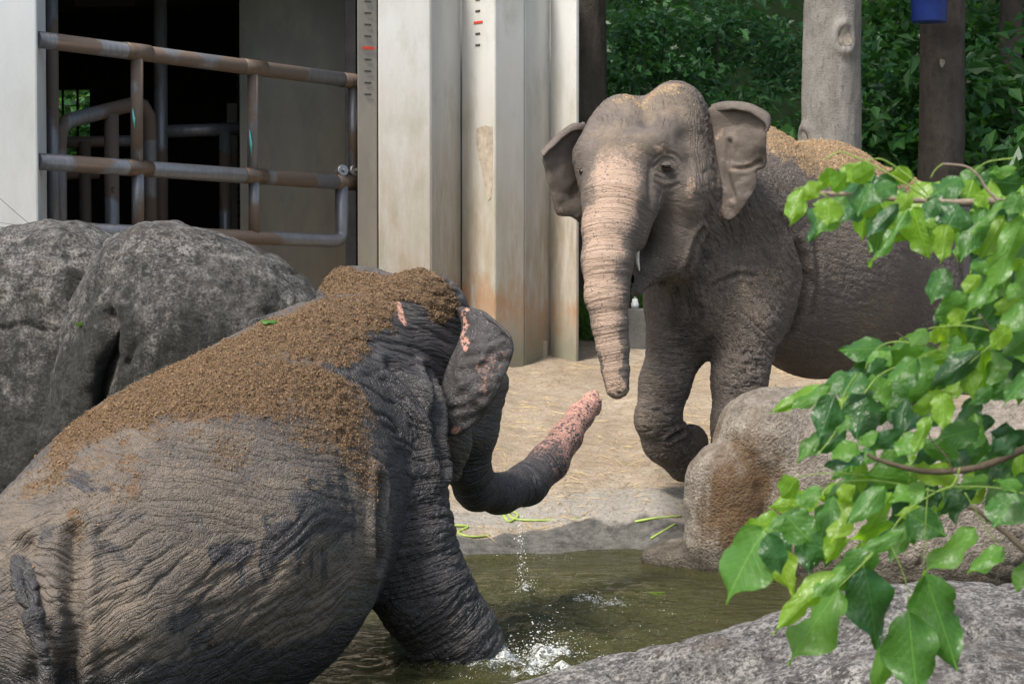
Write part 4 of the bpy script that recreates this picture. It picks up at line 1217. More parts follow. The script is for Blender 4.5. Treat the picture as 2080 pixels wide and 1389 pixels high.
# elbow / flank fold between foreleg and belly
V, Qd, Td = sdf_mesh(s, (0.3, 14.0, 0.1), (3.8, 18.0, 3.4), 0.035, 2)
nb_ = len(V)
# ears: left ear (right in the picture) and right ear
eL = ear_grid([W(1440, 228, 14.98), W(1450, 262, 14.97), W(1450, 300, 14.96), W(1446, 345, 14.96), W(1442, 385, 14.98), W(1442, 402, 14.99)],
              [W(1448, 216, 14.97), W(1480, 211, 14.86), W(1520, 216, 14.76), W(1556, 233, 14.72), W(1561, 262, 14.72), W(1558, 305, 14.75), W(1552, 338, 14.79), W(1538, 347, 14.81), W(1536, 378, 14.83), W(1520, 410, 14.85), W(1498, 436, 14.87), W(1480, 447, 14.9), W(1464, 428, 14.94), W(1448, 408, 14.98)],
              100, 60, 0.05, 0.018, 0.03, None, 3, 0.010)
eL2 = ear_grid([W(1446, 215, 14.98), W(1480, 210, 14.87), W(1520, 215, 14.77), W(1557, 232, 14.72), W(1562, 250, 14.72)],
               [W(1449, 226, 14.93), W(1480, 224, 14.80), W(1520, 231, 14.70), W(1555, 250, 14.66), W(1558, 268, 14.67)],
               60, 14, 0.03, 0.02, -0.03, None, 5, 0.006)
eR2 = ear_grid([W(1184, 254, 15.05), W(1160, 257, 14.97), W(1128, 283, 14.90), W(1101, 311, 14.86)],
               [W(1182, 266, 15.0), W(1161, 270, 14.92), W(1131, 296, 14.85), W(1106, 320, 14.82)],
               50, 14, 0.03, 0.02, 0.02, None, 6, 0.006)
eR = ear_grid([W(1185, 252, 15.06), W(1178, 300, 15.08), W(1178, 350, 15.08), W(1188, 400, 15.08), W(1196, 440, 15.08)],
              [W(1182, 252, 15.05), W(1160, 258, 14.96), W(1102, 310, 14.86), W(1108, 350, 14.88), W(1120, 400, 14.92), W(1130, 436, 14.96), W(1158, 442, 15.0), W(1180, 456, 15.06), W(1190, 450, 15.08)],
              60, 50, 0.05, 0.018, -0.04, None, 8, 0.008)
for ev, eq in (eL, eR, eL2, eR2):
    Qd = np.concatenate([Qd, eq + len(V)]); V = np.concatenate([V, ev])
sk = Skin(V, Qd, Td)
isear = np.arange(len(V)) >= nb_
P = sk.V
# --- skin relief
tt, td, tR, tL = axial(P, TR1); ontr = (td < tR * 1.25) & ~isear
wt = np.where(ontr, sstep(0.08, 0.3, tt) * sstep(tL + 0.02, tL - 0.08, tt), 0)
sk.add(wt, lambda p, i: 0.0032 * rings(p, tt[i], 0.032))
body = 1 - np.maximum(wt, isear * 1.0)
mneck = sk.mask([(1470, 420), (1470, 520), (1430, 600)], 0.34, 0.6)
mshld = sk.mask([(1570, 420), (1560, 560), (1520, 700)], 0.42, 0.6) * (1 - mneck)
mflank = sk.mask([(1700, 480), (1700, 640), (1820, 560)], 0.75, 0.5) * (1 - mneck) * (1 - mshld)
mleg = np.maximum(sk.mask([(1370, 680), (1345, 800), (1340, 860)], 0.26), sk.mask([(1510, 740), (1500, 830)], 0.2))
mhead = sk.mask([(1300, 240), (1300, 350), (1380, 400)], 0.5, 0.4) * (1 - wt)
sk.add(body * mneck, lambda p, i: 0.009 * wrk(p, (0.9, -0.3, 0.15), 0.042, 6) + 0.004 * wrk(p, (0.3, 0, 1), 0.05, 3))
sk.add(body * mshld, lambda p, i: 0.007 * wrk(p, (0.85, -0.4, 0.35), 0.042, 5) + 0.004 * crackle(p, 0.06))
sk.add(body * mflank, lambda p, i: 0.003 * crackle(p * (0.8, 0.8, 1.3), 0.06) + 0.003 * wrk(p, (0.2, 0, 1), 0.05, 5))
sk.add(body * mleg, lambda p, i: 0.007 * wrk(p, (0.1, 0, 1), 0.04, 4) + 0.004 * crackle(p, 0.06))
sk.add(body * (1 - np.clip(mneck + mshld + mflank + mleg + mhead, 0, 1)), lambda p, i: 0.006 * crackle(p, 0.06))
sk.add(body * mhead, lambda p, i: 0.0022 * wrk(p, (0.5, 0, 0.8), 0.05, 2.5) + 0.012 * pnoise(p * 6))
mtemple = sk.mask([(1420, 250), (1432, 310), (1425, 370)], 0.13, 0.7) * (1 - wt)
sk.add(body * mtemple, lambda p, i: 0.004 * wrk(p, (0.95, -0.3, 0.1), 0.04, 6))
sk.at['w1'] = body * np.clip(mneck + mtemple, 0, 1); sk.at['w2'] = body * mshld; sk.at['w3'] = body * np.clip(0.9 * mleg + 0.45 * mflank, 0, 1)
sk.at['w4'] = wt * 0.4; sk.at['tt'] = tt; sk.at['wk'] = np.clip(body * (1.2 - mhead * 0.95), 0.1, 1) * (1 - isear * 0.8)
# --- creases and bulges read off the photograph
sk.crease([(1625, 500), (1640, 560), (1628, 620), (1600, 680), (1572, 718)], 0.028, 0.05, 0.15)
sk.crease([(1655, 480), (1662, 560), (1650, 640)], 0.024, 0.018, 0.2)
sk.crease([(1585, 440), (1622, 500), (1650, 580)], 0.022, 0.016, 0.2)
sk.crease([(1425, 470), (1400, 540), (1345, 575)], 0.022, 0.03)
sk.crease([(1450, 580), (1490, 560), (1530, 560)], 0.016, 0.014)
sk.crease([(1325, 340), (1320, 380), (1322, 410)], 0.03, 0.012, 0.1)
sk.crease([(1372, 870), (1350, 840), (1330, 835)], 0.012, 0.012)
sk.crease([(1395, 868), (1378, 880), (1360, 890)], 0.016, 0.03)
sk.swell([(1350, 338)], 0.14, -0.03)
sk.swell([(1398, 285), (1405, 320)], 0.13, -0.04)
sk.swell([(1205, 275), (1215, 250)], 0.12, -0.025)
sk.swell([(1320, 245)], 0.16, -0.02)
sk.swell([(1295, 285)], 0.15, 0.02)
for w_, pts in ((0.009, [(1332, 338), (1342, 326), (1358, 322), (1374, 332), (1382, 348)]), (0.008, [(1335, 345), (1350, 352), (1368, 350), (1378, 342)]),
                (0.010, [(1330, 322), (1350, 310), (1372, 314), (1388, 332)]), (0.010, [(1335, 358), (1352, 368), (1372, 362)]), (0.011, [(1330, 370), (1350, 384), (1378, 374)])):
    sk.crease(pts, w_, 0.0045, 0.4)
sk.crease([(1300, 195), (1310, 215), (1318, 245)], 0.05, 0.03, 0.0)
sk.crease([(1480, 290), (1475, 340), (1488, 400)], 0.02, 0.018)
sk.crease([(1450, 330), (1500, 345), (1545, 330)], 0.014, 0.012)
# --- colours
frontish = sk.N @ HF
sk.paint('pink', [(1235, 325), (1280, 310)], 0.20, 0.42, 1.0)
sk.paint('pink', [(1245, 365), (1240, 390), (1240, 430)], 0.30, 0.95, 0.95)
sk.paint('pink', [(1225, 430), (1215, 520), (1218, 600)], 0.24, 0.85, 0.75)
sk.paint('pink', [(1222, 560), (1230, 690)], 0.20, 0.72, 0.8)
sk.paint('pink', [(1240, 700), (1248, 745), (1255, 790)], 0.10, 1.0, 0.35)
sk.paint('pink', [(1404, 375), (1400, 395)], 0.065, 0.62, 0.9)
sk.paint('pink', [(1335, 300), (1352, 308)], 0.04, 0.55, 0.9)
sk.paint('pink', [(1478, 425), (1490, 400)], 0.08, 0.48, 0.9)
sk.paint('pink', [(1480, 350), (1510, 345), (1528, 325)], 0.045, 0.44, 0.9)
sk.paint('pink', [(1458, 275), (1466, 265)], 0.035, 0.5, 0.9)
sk.paint('pink', [(1135, 430)], 0.05, 0.45, 0.9)
sk.erase('pink', [(1256, 797)], 0.03, 0.8)
sk.paint('dust', [(1270, 205), (1330, 200), (1380, 200)], 0.28, 0.62, 0.7)
sk.paint('dust', [(1225, 260), (1250, 300), (1310, 285)], 0.26, 0.55, 0.9)
sk.paint('dust', [(1700, 420), (1850, 470)], 0.5, 0.34)
sk.paint('dust', [(1770, 640), (1830, 560)], 0.22, 0.48)
sk.paint('dust', [(1345, 740), (1310, 860)], 0.15, 0.42)
sk.paint('dust', [(1560, 480), (1540, 600)], 0.3, 0.34)
sk.paint('soil', [(1262, 193), (1300, 205), (1372, 172)], 0.13, 0.55, 0.8)
sk.paint('soil', [(1590, 265), (1680, 290), (1780, 340)], 0.30, 1.0, 0.45)
sk.paint('soil', [(1640, 300), (1720, 330)], 0.22, 0.9, 0.6)
sk.paint('soil', [(1600, 250), (1750, 290), (1860, 370)], 0.36, 0.85, 0.5)
sk.at['soil'] *= np.where(isear, 0.0, 1.0)
sk.paint('wet', [(1360, 345)], 0.085, 0.75, 0.6)  # darker skin round the eye
sk.paint('wet', [(1390, 620), (1410, 680)], 0.25, 0.55)  # chest under the head: shade put into the skin colour
sk.paint('wet', [(1440, 440), (1450, 520)], 0.10, 0.5)  # darker skin where the cheek meets the neck
sk.paint('wet', [(1256, 797)], 0.03, 0.8)
sk.add(np.clip(sk.at['soil'] * 1.6 - 0.4, 0, 1), lambda p, i: 0.008 * fbm(p * 24, 4, 0.7) + 0.003)
e1 = empty('elephant', (W(1665, 528, 16.15)[0], 16.15, float(zgr(2.1, 16.15)[0])),
           'dry grey elephant with pink freckled trunk, standing facing us with one foreleg bent', 'elephant', 'elephants')
V1 = sk.V + vnormals(sk.V, Qd, Td) * sk.disp[:, None]
obj('body', mesh_np('body', V1, Qd, Td, attrs=sk.at), M['far_skin'], e1)
crumbs('soil', sk, V1, Qd, 'soil', 9000, 0.0025, 0.008, M['crumb_pale'], e1, 0.42, 3)
def eyeball(sk, x, y, r, inset, parent, mat, lids=True):
    c = sk.hit(x, y); vdir = unit(c - np.array([0, 0, CAMZ])); c = c + vdir * inset
    fw = -vdir; rt = unit(np.cross(fw, (0, 0, 1.0))); up = np.cross(rt, fw)
    bm = bmesh.new(); bmesh.ops.create_icosphere(bm, subdivisions=3, radius=r)
    me = bpy.data.meshes.new('eye'); bm.to_mesh(me); bm.free()
    me.polygons.foreach_set('use_smooth', [True] * len(me.polygons))
    o = obj('eye', me, M['eye'], parent)
    o.location = Vector(c)
    for e0, e1, rr in ((14, 100, 1.22), (-100, -26, 1.2)) if lids else ():      # heavy lids
        VV = []; n1, n2 = 9, 17
        for i in range(n1):
            for j in range(n2):
                el = math.radians(e0 + (e1 - e0) * i / (n1 - 1)); az = math.radians(-95 + 190 * j / (n2 - 1))
                e_ = el * (1 - 0.25 * abs(j / (n2 - 1) * 2 - 1) ** 2) if abs(el) < 1.2 else el
                q = rr * r * (math.cos(e_) * math.cos(az) * fw + math.cos(e_) * math.sin(az) * rt * 1.35 + math.sin(e_) * up)
                VV.append(c + q)
        i = np.arange(n1 * n2).reshape(n1, n2)
        qq = np.stack([i[:-1, :-1], i[1:, :-1], i[1:, 1:], i[:-1, 1:]], -1).reshape(-1, 4)
        obj('eyelid', mesh_np('eyelid', VV, qq, attrs={'wet': np.full(len(VV), 0.7)}), mat, parent)
eyeball(sk, 1354, 338, 0.026, 0.020, e1, M['far_skin'])
eyeball(sk, 1183, 349, 0.024, 0.024, e1, M['far_skin'], False)
# short tush beside the trunk
MB().tube([W(1296, 500, 14.70), W(1294, 515, 14.66), W(1295, 532, 14.63), W(1299, 550, 14.61)], [0.016, 0.015, 0.012, 0.004], 10).build('tusk', M['tusk'], e1, True)
# toenails
def nails(parent, c, fwd, n, r):
    for k in range(n):
        a = (k - (n - 1) / 2) * 0.42
        d = np.array([fwd[0] * math.cos(a) - fwd[1] * math.sin(a), fwd[0] * math.sin(a) + fwd[1] * math.cos(a), 0])
        p = c + d * r; e_ = np.array([-d[1], d[0], 0])
        mb = MB(); poly = []
        for q in range(9):
            t_ = math.pi * q / 8
            poly.append(p + e_ * 0.045 * math.cos(t_) + np.array([0, 0, 0.055 * math.sin(t_)]))
        n0 = len(poly)
        mb.add([q + d * 0.012 for q in poly] + [q - d * 0.03 for q in poly], [tuple(range(n0))] + [(i, (i + 1) % n0, n0 + (i + 1) % n0, n0 + i) for i in range(n0)])
        mb.build('toenail', M['nail'], parent, True)
for c, z_ in ((LFx, LFz), (HLx, HLz), (HRx, HRz)):
    nails(e1, np.array([c[0], c[1], z_ + 0.01]), F1, 4, 0.19)
# sparse bristles on the crown
rg = np.random.RandomState(5)
hp_, hn_ = [], []
for k in range(260):
    x_, y_ = rg.uniform(1215, 1440), rg.uniform(165, 260)
    h = sk.bvh.ray_cast(sk.co, Vector(at(x_, y_, 1)).normalized())
    if h[0] is not None and h[2] < nb_ * 2 and h[0].y < 15.6: hp_.append(np.array(h[0])); hn_.append(np.array(h[1]))
hairs('hair', hp_, hn_, 0.06, 0.0009, M['hair'], e1, 4, 0.1)

# ============================================================ wading elephant, seen from behind
F2 = unit((0.66, 0.70, 0.30)); L2 = unit((-0.70, 0.66, 0.0)); U2 = unit(np.cross(F2, L2)); A2 = np.stack([F2, L2, U2])
G2 = unit((0.60, 0.78, -0.05)); GL = unit((-0.78, 0.60, 0)); GU = unit(np.cross(G2, GL)); AG = np.stack([G2, GL, GU])
s = SDF()
s.ell(W(150, 1275, 9.25), A2, (0.50, 0.50, 0.56), 0.1)
s.ell(W(285, 1165, 9.62), A2, (0.62, 0.62, 0.66), 0.3)
s.ell(W(450, 1085, 10.10), A2, (0.72, 0.72, 0.78), 0.35)
s.ell(W(590, 960, 10.60), A2, (0.55, 0.58, 0.70), 0.3)
s.ell(W(670, 830, 10.90), A2, (0.42, 0.42, 0.47), 0.3)
s.cone(W(690, 770, 10.95), W(790, 700, 11.15), 0.36, 0.30, 0.2)
# shoulder and near foreleg
s.cone(W(735, 760, 10.85), W(812, 860, 10.72), 0.26, 0.175, 0.15)
RF2 = [(W(808, 850, 10.72), 0.185), (W(832, 970, 10.64), 0.165), (W(842, 1090, 10.60), 0.180), (W(862, 1205, 10.60), 0.222), (W(925, 1300, 10.66), 0.205), (W(985, 1400, 10.72), 0.17), (W(1000, 1600, 10.8), 0.17)]
s.chain(RF2, 0.08, 0.14)
LF2 = [(W(760, 900, 11.35), 0.22), (W(815, 1080, 11.5), 0.18), (W(850, 1220, 11.6), 0.16), (W(870, 1450, 11.7), 0.15)]
s.chain(LF2, 0.08, 0.14)
s.chain([(W(300, 1300, 9.75), 0.42), (W(400, 1480, 9.95), 0.30), (W(400, 1750, 9.9), 0.2)], 0.1, 0.2)
s.chain([(W(60, 1320, 9.9), 0.40), (W(120, 1500, 10.2), 0.28), (W(120, 1750, 10.2), 0.2)], 0.1, 0.2)
# rump: buttocks and the tail root between them
s.cone(W(10, 1260, 9.35), W(20, 1500, 9.4), 0.26, 0.25, 0.08)
s.cone(W(215, 1270, 9.0), W(235, 1480, 9.1), 0.30, 0.3, 0.10)
s.cone(W(95, 1120, 9.02), W(105, 1250, 8.80), 0.12, 0.11, 0.05)
s.cone(W(105, 1250, 8.80), W(95, 1460, 8.80), 0.10, 0.09, 0.03)
TL2 = [(W(46, 1075, 9.02), 0.026), (W(47, 1130, 8.93), 0.030), (W(50, 1185, 8.74), 0.029), (W(66, 1250, 8.58), 0.026), (W(86, 1320, 8.52), 0.025), (W(104, 1420, 8.50), 0.024)]
s.chain(TL2, 0.02)
# skull from behind
s.ell(W(728, 622, 11.30), AG, (0.24, 0.20, 0.205), 0.08)
s.ell(W(858, 628, 11.12), AG, (0.24, 0.185, 0.195), 0.08)
s.ell(W(800, 680, 11.25), AG, (0.33, 0.30, 0.27), 0.12)
s.ell(W(868, 690, 11.12), AG, (0.28, 0.17, 0.26), 0.10)
s.cone(W(868, 760, 11.2), W(905, 900, 11.45), 0.21, 0.13, 0.12)
s.cone(W(905, 900, 11.45), W(912, 955, 11.5), 0.12, 0.07, 0.06)
TR2 = [(W(960, 780, 11.75), 0.19), (W(952, 870, 11.75), 0.150), (W(946, 940, 11.85), 0.122), (W(968, 992, 12.0), 0.112), (W(1015, 1003, 12.2), 0.104), (W(1070, 983, 12.4), 0.110),
       (W(1115, 938, 12.6), 0.104), (W(1150, 888, 12.8), 0.084), (W(1178, 845, 13.0), 0.070), (W(1203, 818, 13.12), 0.064)]
s.chain(TR2, 0.05, 0.12)
s.cone(W(1198, 809, 13.10), W(1211, 796, 13.14), 0.035, 0.016, 0.02)
s.cone(W(1208, 832, 13.12), W(1213, 840, 13.15), 0.035, 0.02, 0.02)
s.cone(W(1208, 819, 13.12), W(1220, 811, 13.18), 0.030, 0.034, 0.02, 's')
V, Qd, Td = sdf_mesh(s, (-3.2, 8.3, -0.65), (1.0, 13.5, 2.3), 0.032, 2)
nb_ = len(V)
eR = ear_grid([W(935, 628, 11.02), W(948, 660, 11.0), W(938, 700, 10.98), W(920, 740, 10.98), W(900, 790, 10.98), W(895, 850, 11.0), W(888, 875, 11.02)],
              [W(945, 622, 11.0), W(1000, 640, 10.92), W(1050, 688, 10.86), W(1036, 742, 10.86), W(1012, 800, 10.86), W(978, 850, 10.88), W(930, 886, 10.9), W(884, 886, 10.98)],
              90, 70, 0.055, 0.02, 0.05, lambda u: 0.05 * sstep(0.05, 0.16, u) * sstep(0.42, 0.3, u), 21, 0.016)
eL_ = ear_grid([W(690, 650, 11.5), W(680, 720, 11.5), W(690, 800, 11.5)],
              [W(650, 622, 11.45), W(600, 626, 11.4), W(545, 640, 11.35), W(505, 662, 11.3), W(520, 760, 11.35), W(600, 860, 11.4)],
              40, 36, 0.05, 0.02, 0.03, None, 33, 0.01)
for ev, eq in (eR, eL_):
    Qd = np.concatenate([Qd, eq + len(V)]); V = np.concatenate([V, ev])
sk = Skin(V, Qd, Td); P = sk.V
isear = np.arange(len(V)) >= nb_
tt, td, tR, tL = axial(P, TR2); ontr = (td < tR * 1.3) & ~isear
wt = np.where(ontr, sstep(0.15, 0.35, tt) * sstep(tL + 0.02, tL - 0.1, tt), 0)
sk.add(wt, lambda p, i: 0.0045 * rings(p, tt[i], 0.03))
lt, ld, lR, lL = axial(P, RF2); onleg = (ld < lR * 1.35) & ~isear & (tt * 0 + 1 > 0)
wl = np.where(onleg, sstep(0.05, 0.3, lt), 0) * (1 - wt)
sk.add(wl, lambda p, i: 0.009 * rings(p, lt[i], 0.052, 0.6) + 0.005 * crackle(p, 0.06))
body = (1 - np.maximum(np.maximum(wt, wl), isear * 1.0))
mhd = sk.mask([(760, 650), (880, 660), (900, 720)], 0.42, 0.5)
mnk = sk.mask([(760, 800), (820, 880)], 0.30, 0.6) * (1 - mhd)
mlow = sk.mask([(150, 1150), (300, 1260), (480, 1280), (620, 1200)], 0.46, 0.6)
mtail = sk.mask([(105, 1150), (100, 1300), (90, 1389)], 0.17, 0.5)
sk.add(body * mhd, lambda p, i: 0.010 * wrk(p, (0.25, 0.05, 1), 0.046, 8, 0.7))
sk.add(body * mnk, lambda p, i: 0.011 * wrk(p, (0.6, 0.2, 0.8), 0.046, 5))
sk.add(body * mlow * (1 - mtail), lambda p, i: 0.010 * wrk(p, (-0.5, 0.0, 0.86), 0.06, 8, 0.8) + 0.003 * wrk(p, (0.7, 0.2, 0.6), 0.05, 4))
sk.add(body * mtail, lambda p, i: 0.012 * wrk(p, (0.1, 0.0, 1), 0.045, 5, 0.5))
sk.add(body * (1 - np.clip(mhd + mnk + mlow + mtail, 0, 1)), lambda p, i: 0.002 * crackle(p, 0.06) + 0.004 * wrk(p, (0.28, 0.05, 0.95), 0.045, 8, 0.6))
sk.at['w1'] = body * mlow * (1 - mtail); sk.at['w3'] = body * np.clip(0.4 * mlow + mnk, 0, 1) * (1 - mtail)
sk.at['w2'] = body * np.clip(mhd * 1.3 + mtail + 0.7 * (1 - np.clip(mhd + mnk + mlow + mtail, 0, 1)), 0, 1.3)
sk.at['w4'] = np.clip(wl * 1.2 + wt, 0, 1.2); sk.at['tt'] = np.where(wl > wt, lt * 0.8, tt); sk.at['wk'] = np.clip(0.55 - 0.4 * mhd - 0.2 * mlow, 0.1, 1) * (1 - isear * 0.7)
sk.crease([(870, 760), (885, 850), (900, 950)], 0.03, 0.05)
sk.crease([(768, 980), (762, 1080), (764, 1140)], 0.03, 0.06)
sk.crease([(790, 740), (840, 790), (872, 850)], 0.025, 0.02)
sk.crease([(150, 1080), (148, 1180), (152, 1290), (140, 1389)], 0.03, 0.05)
sk.crease([(55, 1100), (52, 1220), (60, 1389)], 0.03, 0.04)
sk.swell([(600, 1060)], 0.35, 0.05)
sk.swell([(560, 1190)], 0.3, 0.03)
sk.swell([(860, 790)], 0.10, 0.02)
rj = random.Random(3)
for k in range(7):
    y_ = 695 + k * 21 + rj.uniform(-7, 7)
    sk.crease([(955 - k * 6 + rj.uniform(-12, 12), y_ + rj.uniform(0, 22)), (1000 - k * 5, y_), (1035 - k * 12 - rj.uniform(0, 25), y_ - rj.uniform(-6, 14))], rj.uniform(0.009, 0.018), rj.uniform(0.005, 0.010))
# colours
sk.at['wet'][:] = 0.0
sk.paint('wet', [(760, 640), (880, 660), (930, 740)], 0.40, 1.0, 0.5)
sk.paint('wet', [(740, 740), (800, 820), (850, 1000), (870, 1200), (960, 1320)], 0.36, 1.0, 0.4)
sk.at['wet'] = np.maximum(sk.at['wet'], np.maximum(wl, np.maximum(wt, isear * 1.0)))
sk.at['wet'] = np.maximum(sk.at['wet'], sstep(0.42, 0.22, P[:, 2] + 0.06 * fbm(P * 5, 3)))
for pts, r_, w_ in (([(560, 1100), (620, 1080), (690, 1050)], 0.11, 1.0), ([(600, 1020), (640, 1000)], 0.13, 0.75), ([(690, 920), (700, 1010)], 0.06, 0.7), ([(440, 1130), (500, 1115)], 0.07, 0.7),
                    ([(490, 1150), (495, 1190)], 0.022, 0.9), ([(530, 1120), (533, 1180)], 0.018, 0.9), ([(590, 1130), (588, 1160)], 0.02, 0.9), ([(620, 1130), (622, 1170)], 0.02, 0.9), ([(648, 1110), (650, 1205)], 0.02, 0.9),
                    ([(655, 1100), (660, 1170)], 0.018, 0.9), ([(545, 1125), (543, 1150)], 0.015, 0.9), ([(715, 1020), (718, 1098)], 0.018, 0.8),
                    ([(150, 960), (200, 980)], 0.08, 0.6), ([(90, 1100), (100, 1080)], 0.05, 0.55), ([(220, 1110), (240, 1120)], 0.06, 0.55), ([(350, 1240), (380, 1260)], 0.09, 0.65), ([(420, 1300)], 0.1, 0.6), ([(240, 1040), (270, 1050)], 0.06, 0.45)):
    sk.paint('wet', pts, r_, w_, 0.5)
sk.paint('dust', [(120, 1000), (200, 1150), (330, 1200), (480, 1240), (600, 1220)], 0.45, 0.66, 0.5)
sk.paint('dust', [(300, 940), (450, 960), (560, 1000)], 0.40, 0.62, 0.5)
sk.paint('dust', [(700, 950), (740, 1060), (720, 1150)], 0.14, 0.7, 0.5)
sk.paint('dust', [(560, 1170), (650, 1200)], 0.18, 0.78, 0.5)
sk.paint('dust', [(60, 1200), (120, 1300)], 0.3, 0.5, 0.5)
sk.at['dust'] *= 1 - 0.95 * sstep(0.35, 0.7, sk.at['wet'])
sk.paint('soil', [(190, 860), (330, 790), (450, 720), (560, 690), (650, 650)], 0.33, 1.0, 0.7)
sk.paint('soil', [(400, 800), (520, 780), (640, 780), (690, 830)], 0.33, 1.0, 0.8)
sk.paint('soil', [(640, 880), (690, 900), (740, 950)], 0.24, 0.6, 0.95)
sk.paint('soil', [(700, 570), (780, 590), (870, 570), (900, 590)], 0.15, 1.0, 0.35)
sk.paint('soil', [(660, 620), (740, 620), (690, 700)], 0.17, 0.95, 0.5)
sk.paint('soil', [(90, 970), (160, 900), (240, 870)], 0.2, 0.7, 0.95)
sk.paint('soil', [(240, 930), (255, 1000)], 0.13, 0.5, 1.0)
sk.paint('soil', [(440, 900), (480, 920)], 0.22, 0.42, 1.0)
sk.paint('soil', [(150, 1040), (160, 1080)], 0.05, 0.55)
sk.paint('soil', [(905, 880), (905, 910)], 0.04, 0.5)
sk.paint('soil', [(170, 930), (330, 860), (480, 840), (620, 880), (700, 930)], 0.30, 0.40, 1.0)
sk.at['soil'] *= np.where(isear, 0, 1.0)
sk.paint('pink', [(775, 602), (800, 615), (812, 640), (820, 660)], 0.022, 0.85, 0.6)
sk.paint('pink', [(940, 630), (945, 660), (935, 680)], 0.03, 0.7, 0.7)
sk.paint('pink', [(940, 690), (948, 700)], 0.035, 0.75, 0.7)
sk.paint('pink', [(990, 745), (1010, 725), (970, 765)], 0.09, 0.30, 0.9)
sk.paint('pink', [(960, 795), (975, 780), (950, 815)], 0.08, 0.28, 0.9)
sk.paint('pink', [(925, 875), (905, 882)], 0.035, 0.7, 0.7)
ptr = np.where(ontr & ~isear, sstep(tL * 0.42, tL * 0.98, tt) * 0.78 + sstep(tL * 0.88, tL * 0.97, tt) * 0.3, 0)
sk.at['pink'] = np.maximum(sk.at['pink'], ptr)
sk.at['wet'] *= 1 - 0.5 * sstep(tL * 0.9, tL, tt) * ontr
tq, tdq, _, _ = axial(P, TL2); tl = (tdq < 0.045) & ~isear
sk.at['wet'][tl] = sstep(0.05, 0.3, tq)[tl]; sk.at['dust'][tl] *= 1 - sstep(0.05, 0.25, tq)[tl]
sk.add(np.clip(sk.at['soil'] * 1.6 - 0.4, 0, 1), lambda p, i: 0.011 * fbm(p * 22, 4, 0.7) + 0.004)
e2 = empty('elephant', (W(450, 1085, 10.1)[0], 10.1, 0.0), 'dark wet elephant seen from behind, back covered in brown soil, wading out of the pool', 'elephant', 'elephants')
V2 = sk.V + vnormals(sk.V, Qd, Td) * sk.disp[:, None]
obj('body', mesh_np('body', V2, Qd, Td, attrs=sk.at), M['near_skin'], e2)
crumbs('soil', sk, V2, Qd, 'soil', 46000, 0.0020, 0.0068, M['crumb'], e2, 0.34, 11, 0.04)
SK2 = sk
# tail bristles
tp = [W(100 + 3 * math.sin(k), 1360 + k * 1.6, 8.49) for k in range(40)]
hairs('hair', tp, [np.array([0.1, -0.4, -1.0])] * 40, 0.12, 0.0012, M['hair'], e2, 7)
rg = np.random.RandomState(15); hp_, hn_ = [], []
for k in range(260):
    x_, y_ = rg.uniform(640, 930), rg.uniform(535, 640)
    h = sk.bvh.ray_cast(sk.co, Vector(at(x_, y_, 1)).normalized())
    if h[0] is not None: hp_.append(np.array(h[0])); hn_.append(np.array(h[1]))
hairs('hair', hp_, hn_, 0.035, 0.0008, M['hair'], e2, 9, 0.1)
# fallen leaf lying on its back is added with the foliage below

# ---------------------------------------------------------------- leaves
def leaf_mesh(seed, nt=20, nx=3, ragged=0.06, fold=0.18, wave=0.06, droop=0.18, twist=0.25):
    rg = np.random.RandomState(seed)
    V = []; ph = rg.uniform(0, 6.28, 4)
    for i in range(nt):
        t = i / (nt - 1)
        w = 0.5 * (math.sin(math.pi * min(1, t ** 0.82)) ** 0.72) * (1 - 0.12 * t)
        if t > 0.75: w *= 1 - 0.62 * ((t - 0.75) / 0.25) ** 0.7
        w = max(w, 0.012)
        for j in range(-nx, nx + 1):
            q = j / nx
            e = 1 + ragged * rg.uniform(-1, 1) * abs(q) + (0.065 * math.sin(13 * t + ph[0] + 1.7 * q) + 0.03 * math.sin(29 * t + ph[2] - 2 * q)) * abs(q)
            x = q * w * e
            z = -fold * 0.5 * abs(q) * w * 2 + wave * math.sin(11 * t + ph[1] + (2.2 if q > 0 else 0)) * q * q
            z += -droop * t * t + twist * 0.5 * x * math.sin(2.5 * t + ph[2])
            V.append((x, t + 0.03 * q * q * math.sin(ph[3]), z))
    n = 2 * nx + 1
    Qm = [(i * n + j, i * n + j + 1, (i + 1) * n + j + 1, (i + 1) * n + j) for i in range(nt - 1) for j in range(n - 1)]
    return mesh_np('leaf', V, Qm)
LEAFV = {}
for kind, mk in (('g', 'leaf'), ('y', 'leaf_young'), ('d', 'leaf_dark')):
    LEAFV[kind] = []
    for k in range(9):
        rg = random.Random(k * 7 + 3)
        me = leaf_mesh(k + {'g': 0, 'y': 50, 'd': 90}[kind], ragged=rg.choice([0.02, 0.04, 0.10]), fold=rg.uniform(0.1, 0.5), wave=rg.uniform(0.05, 0.12), droop=rg.uniform(-0.05, 0.35), twist=rg.uniform(-0.5, 0.5))
        me.materials.append(M[mk])
        LEAFV[kind].append(me)
rl = random.Random(42)
tree = empty('leafy_tree', (1.75, 5.2, 0.3), 'leafy green tree with glossy branches reaching in over the pool', 'tree')
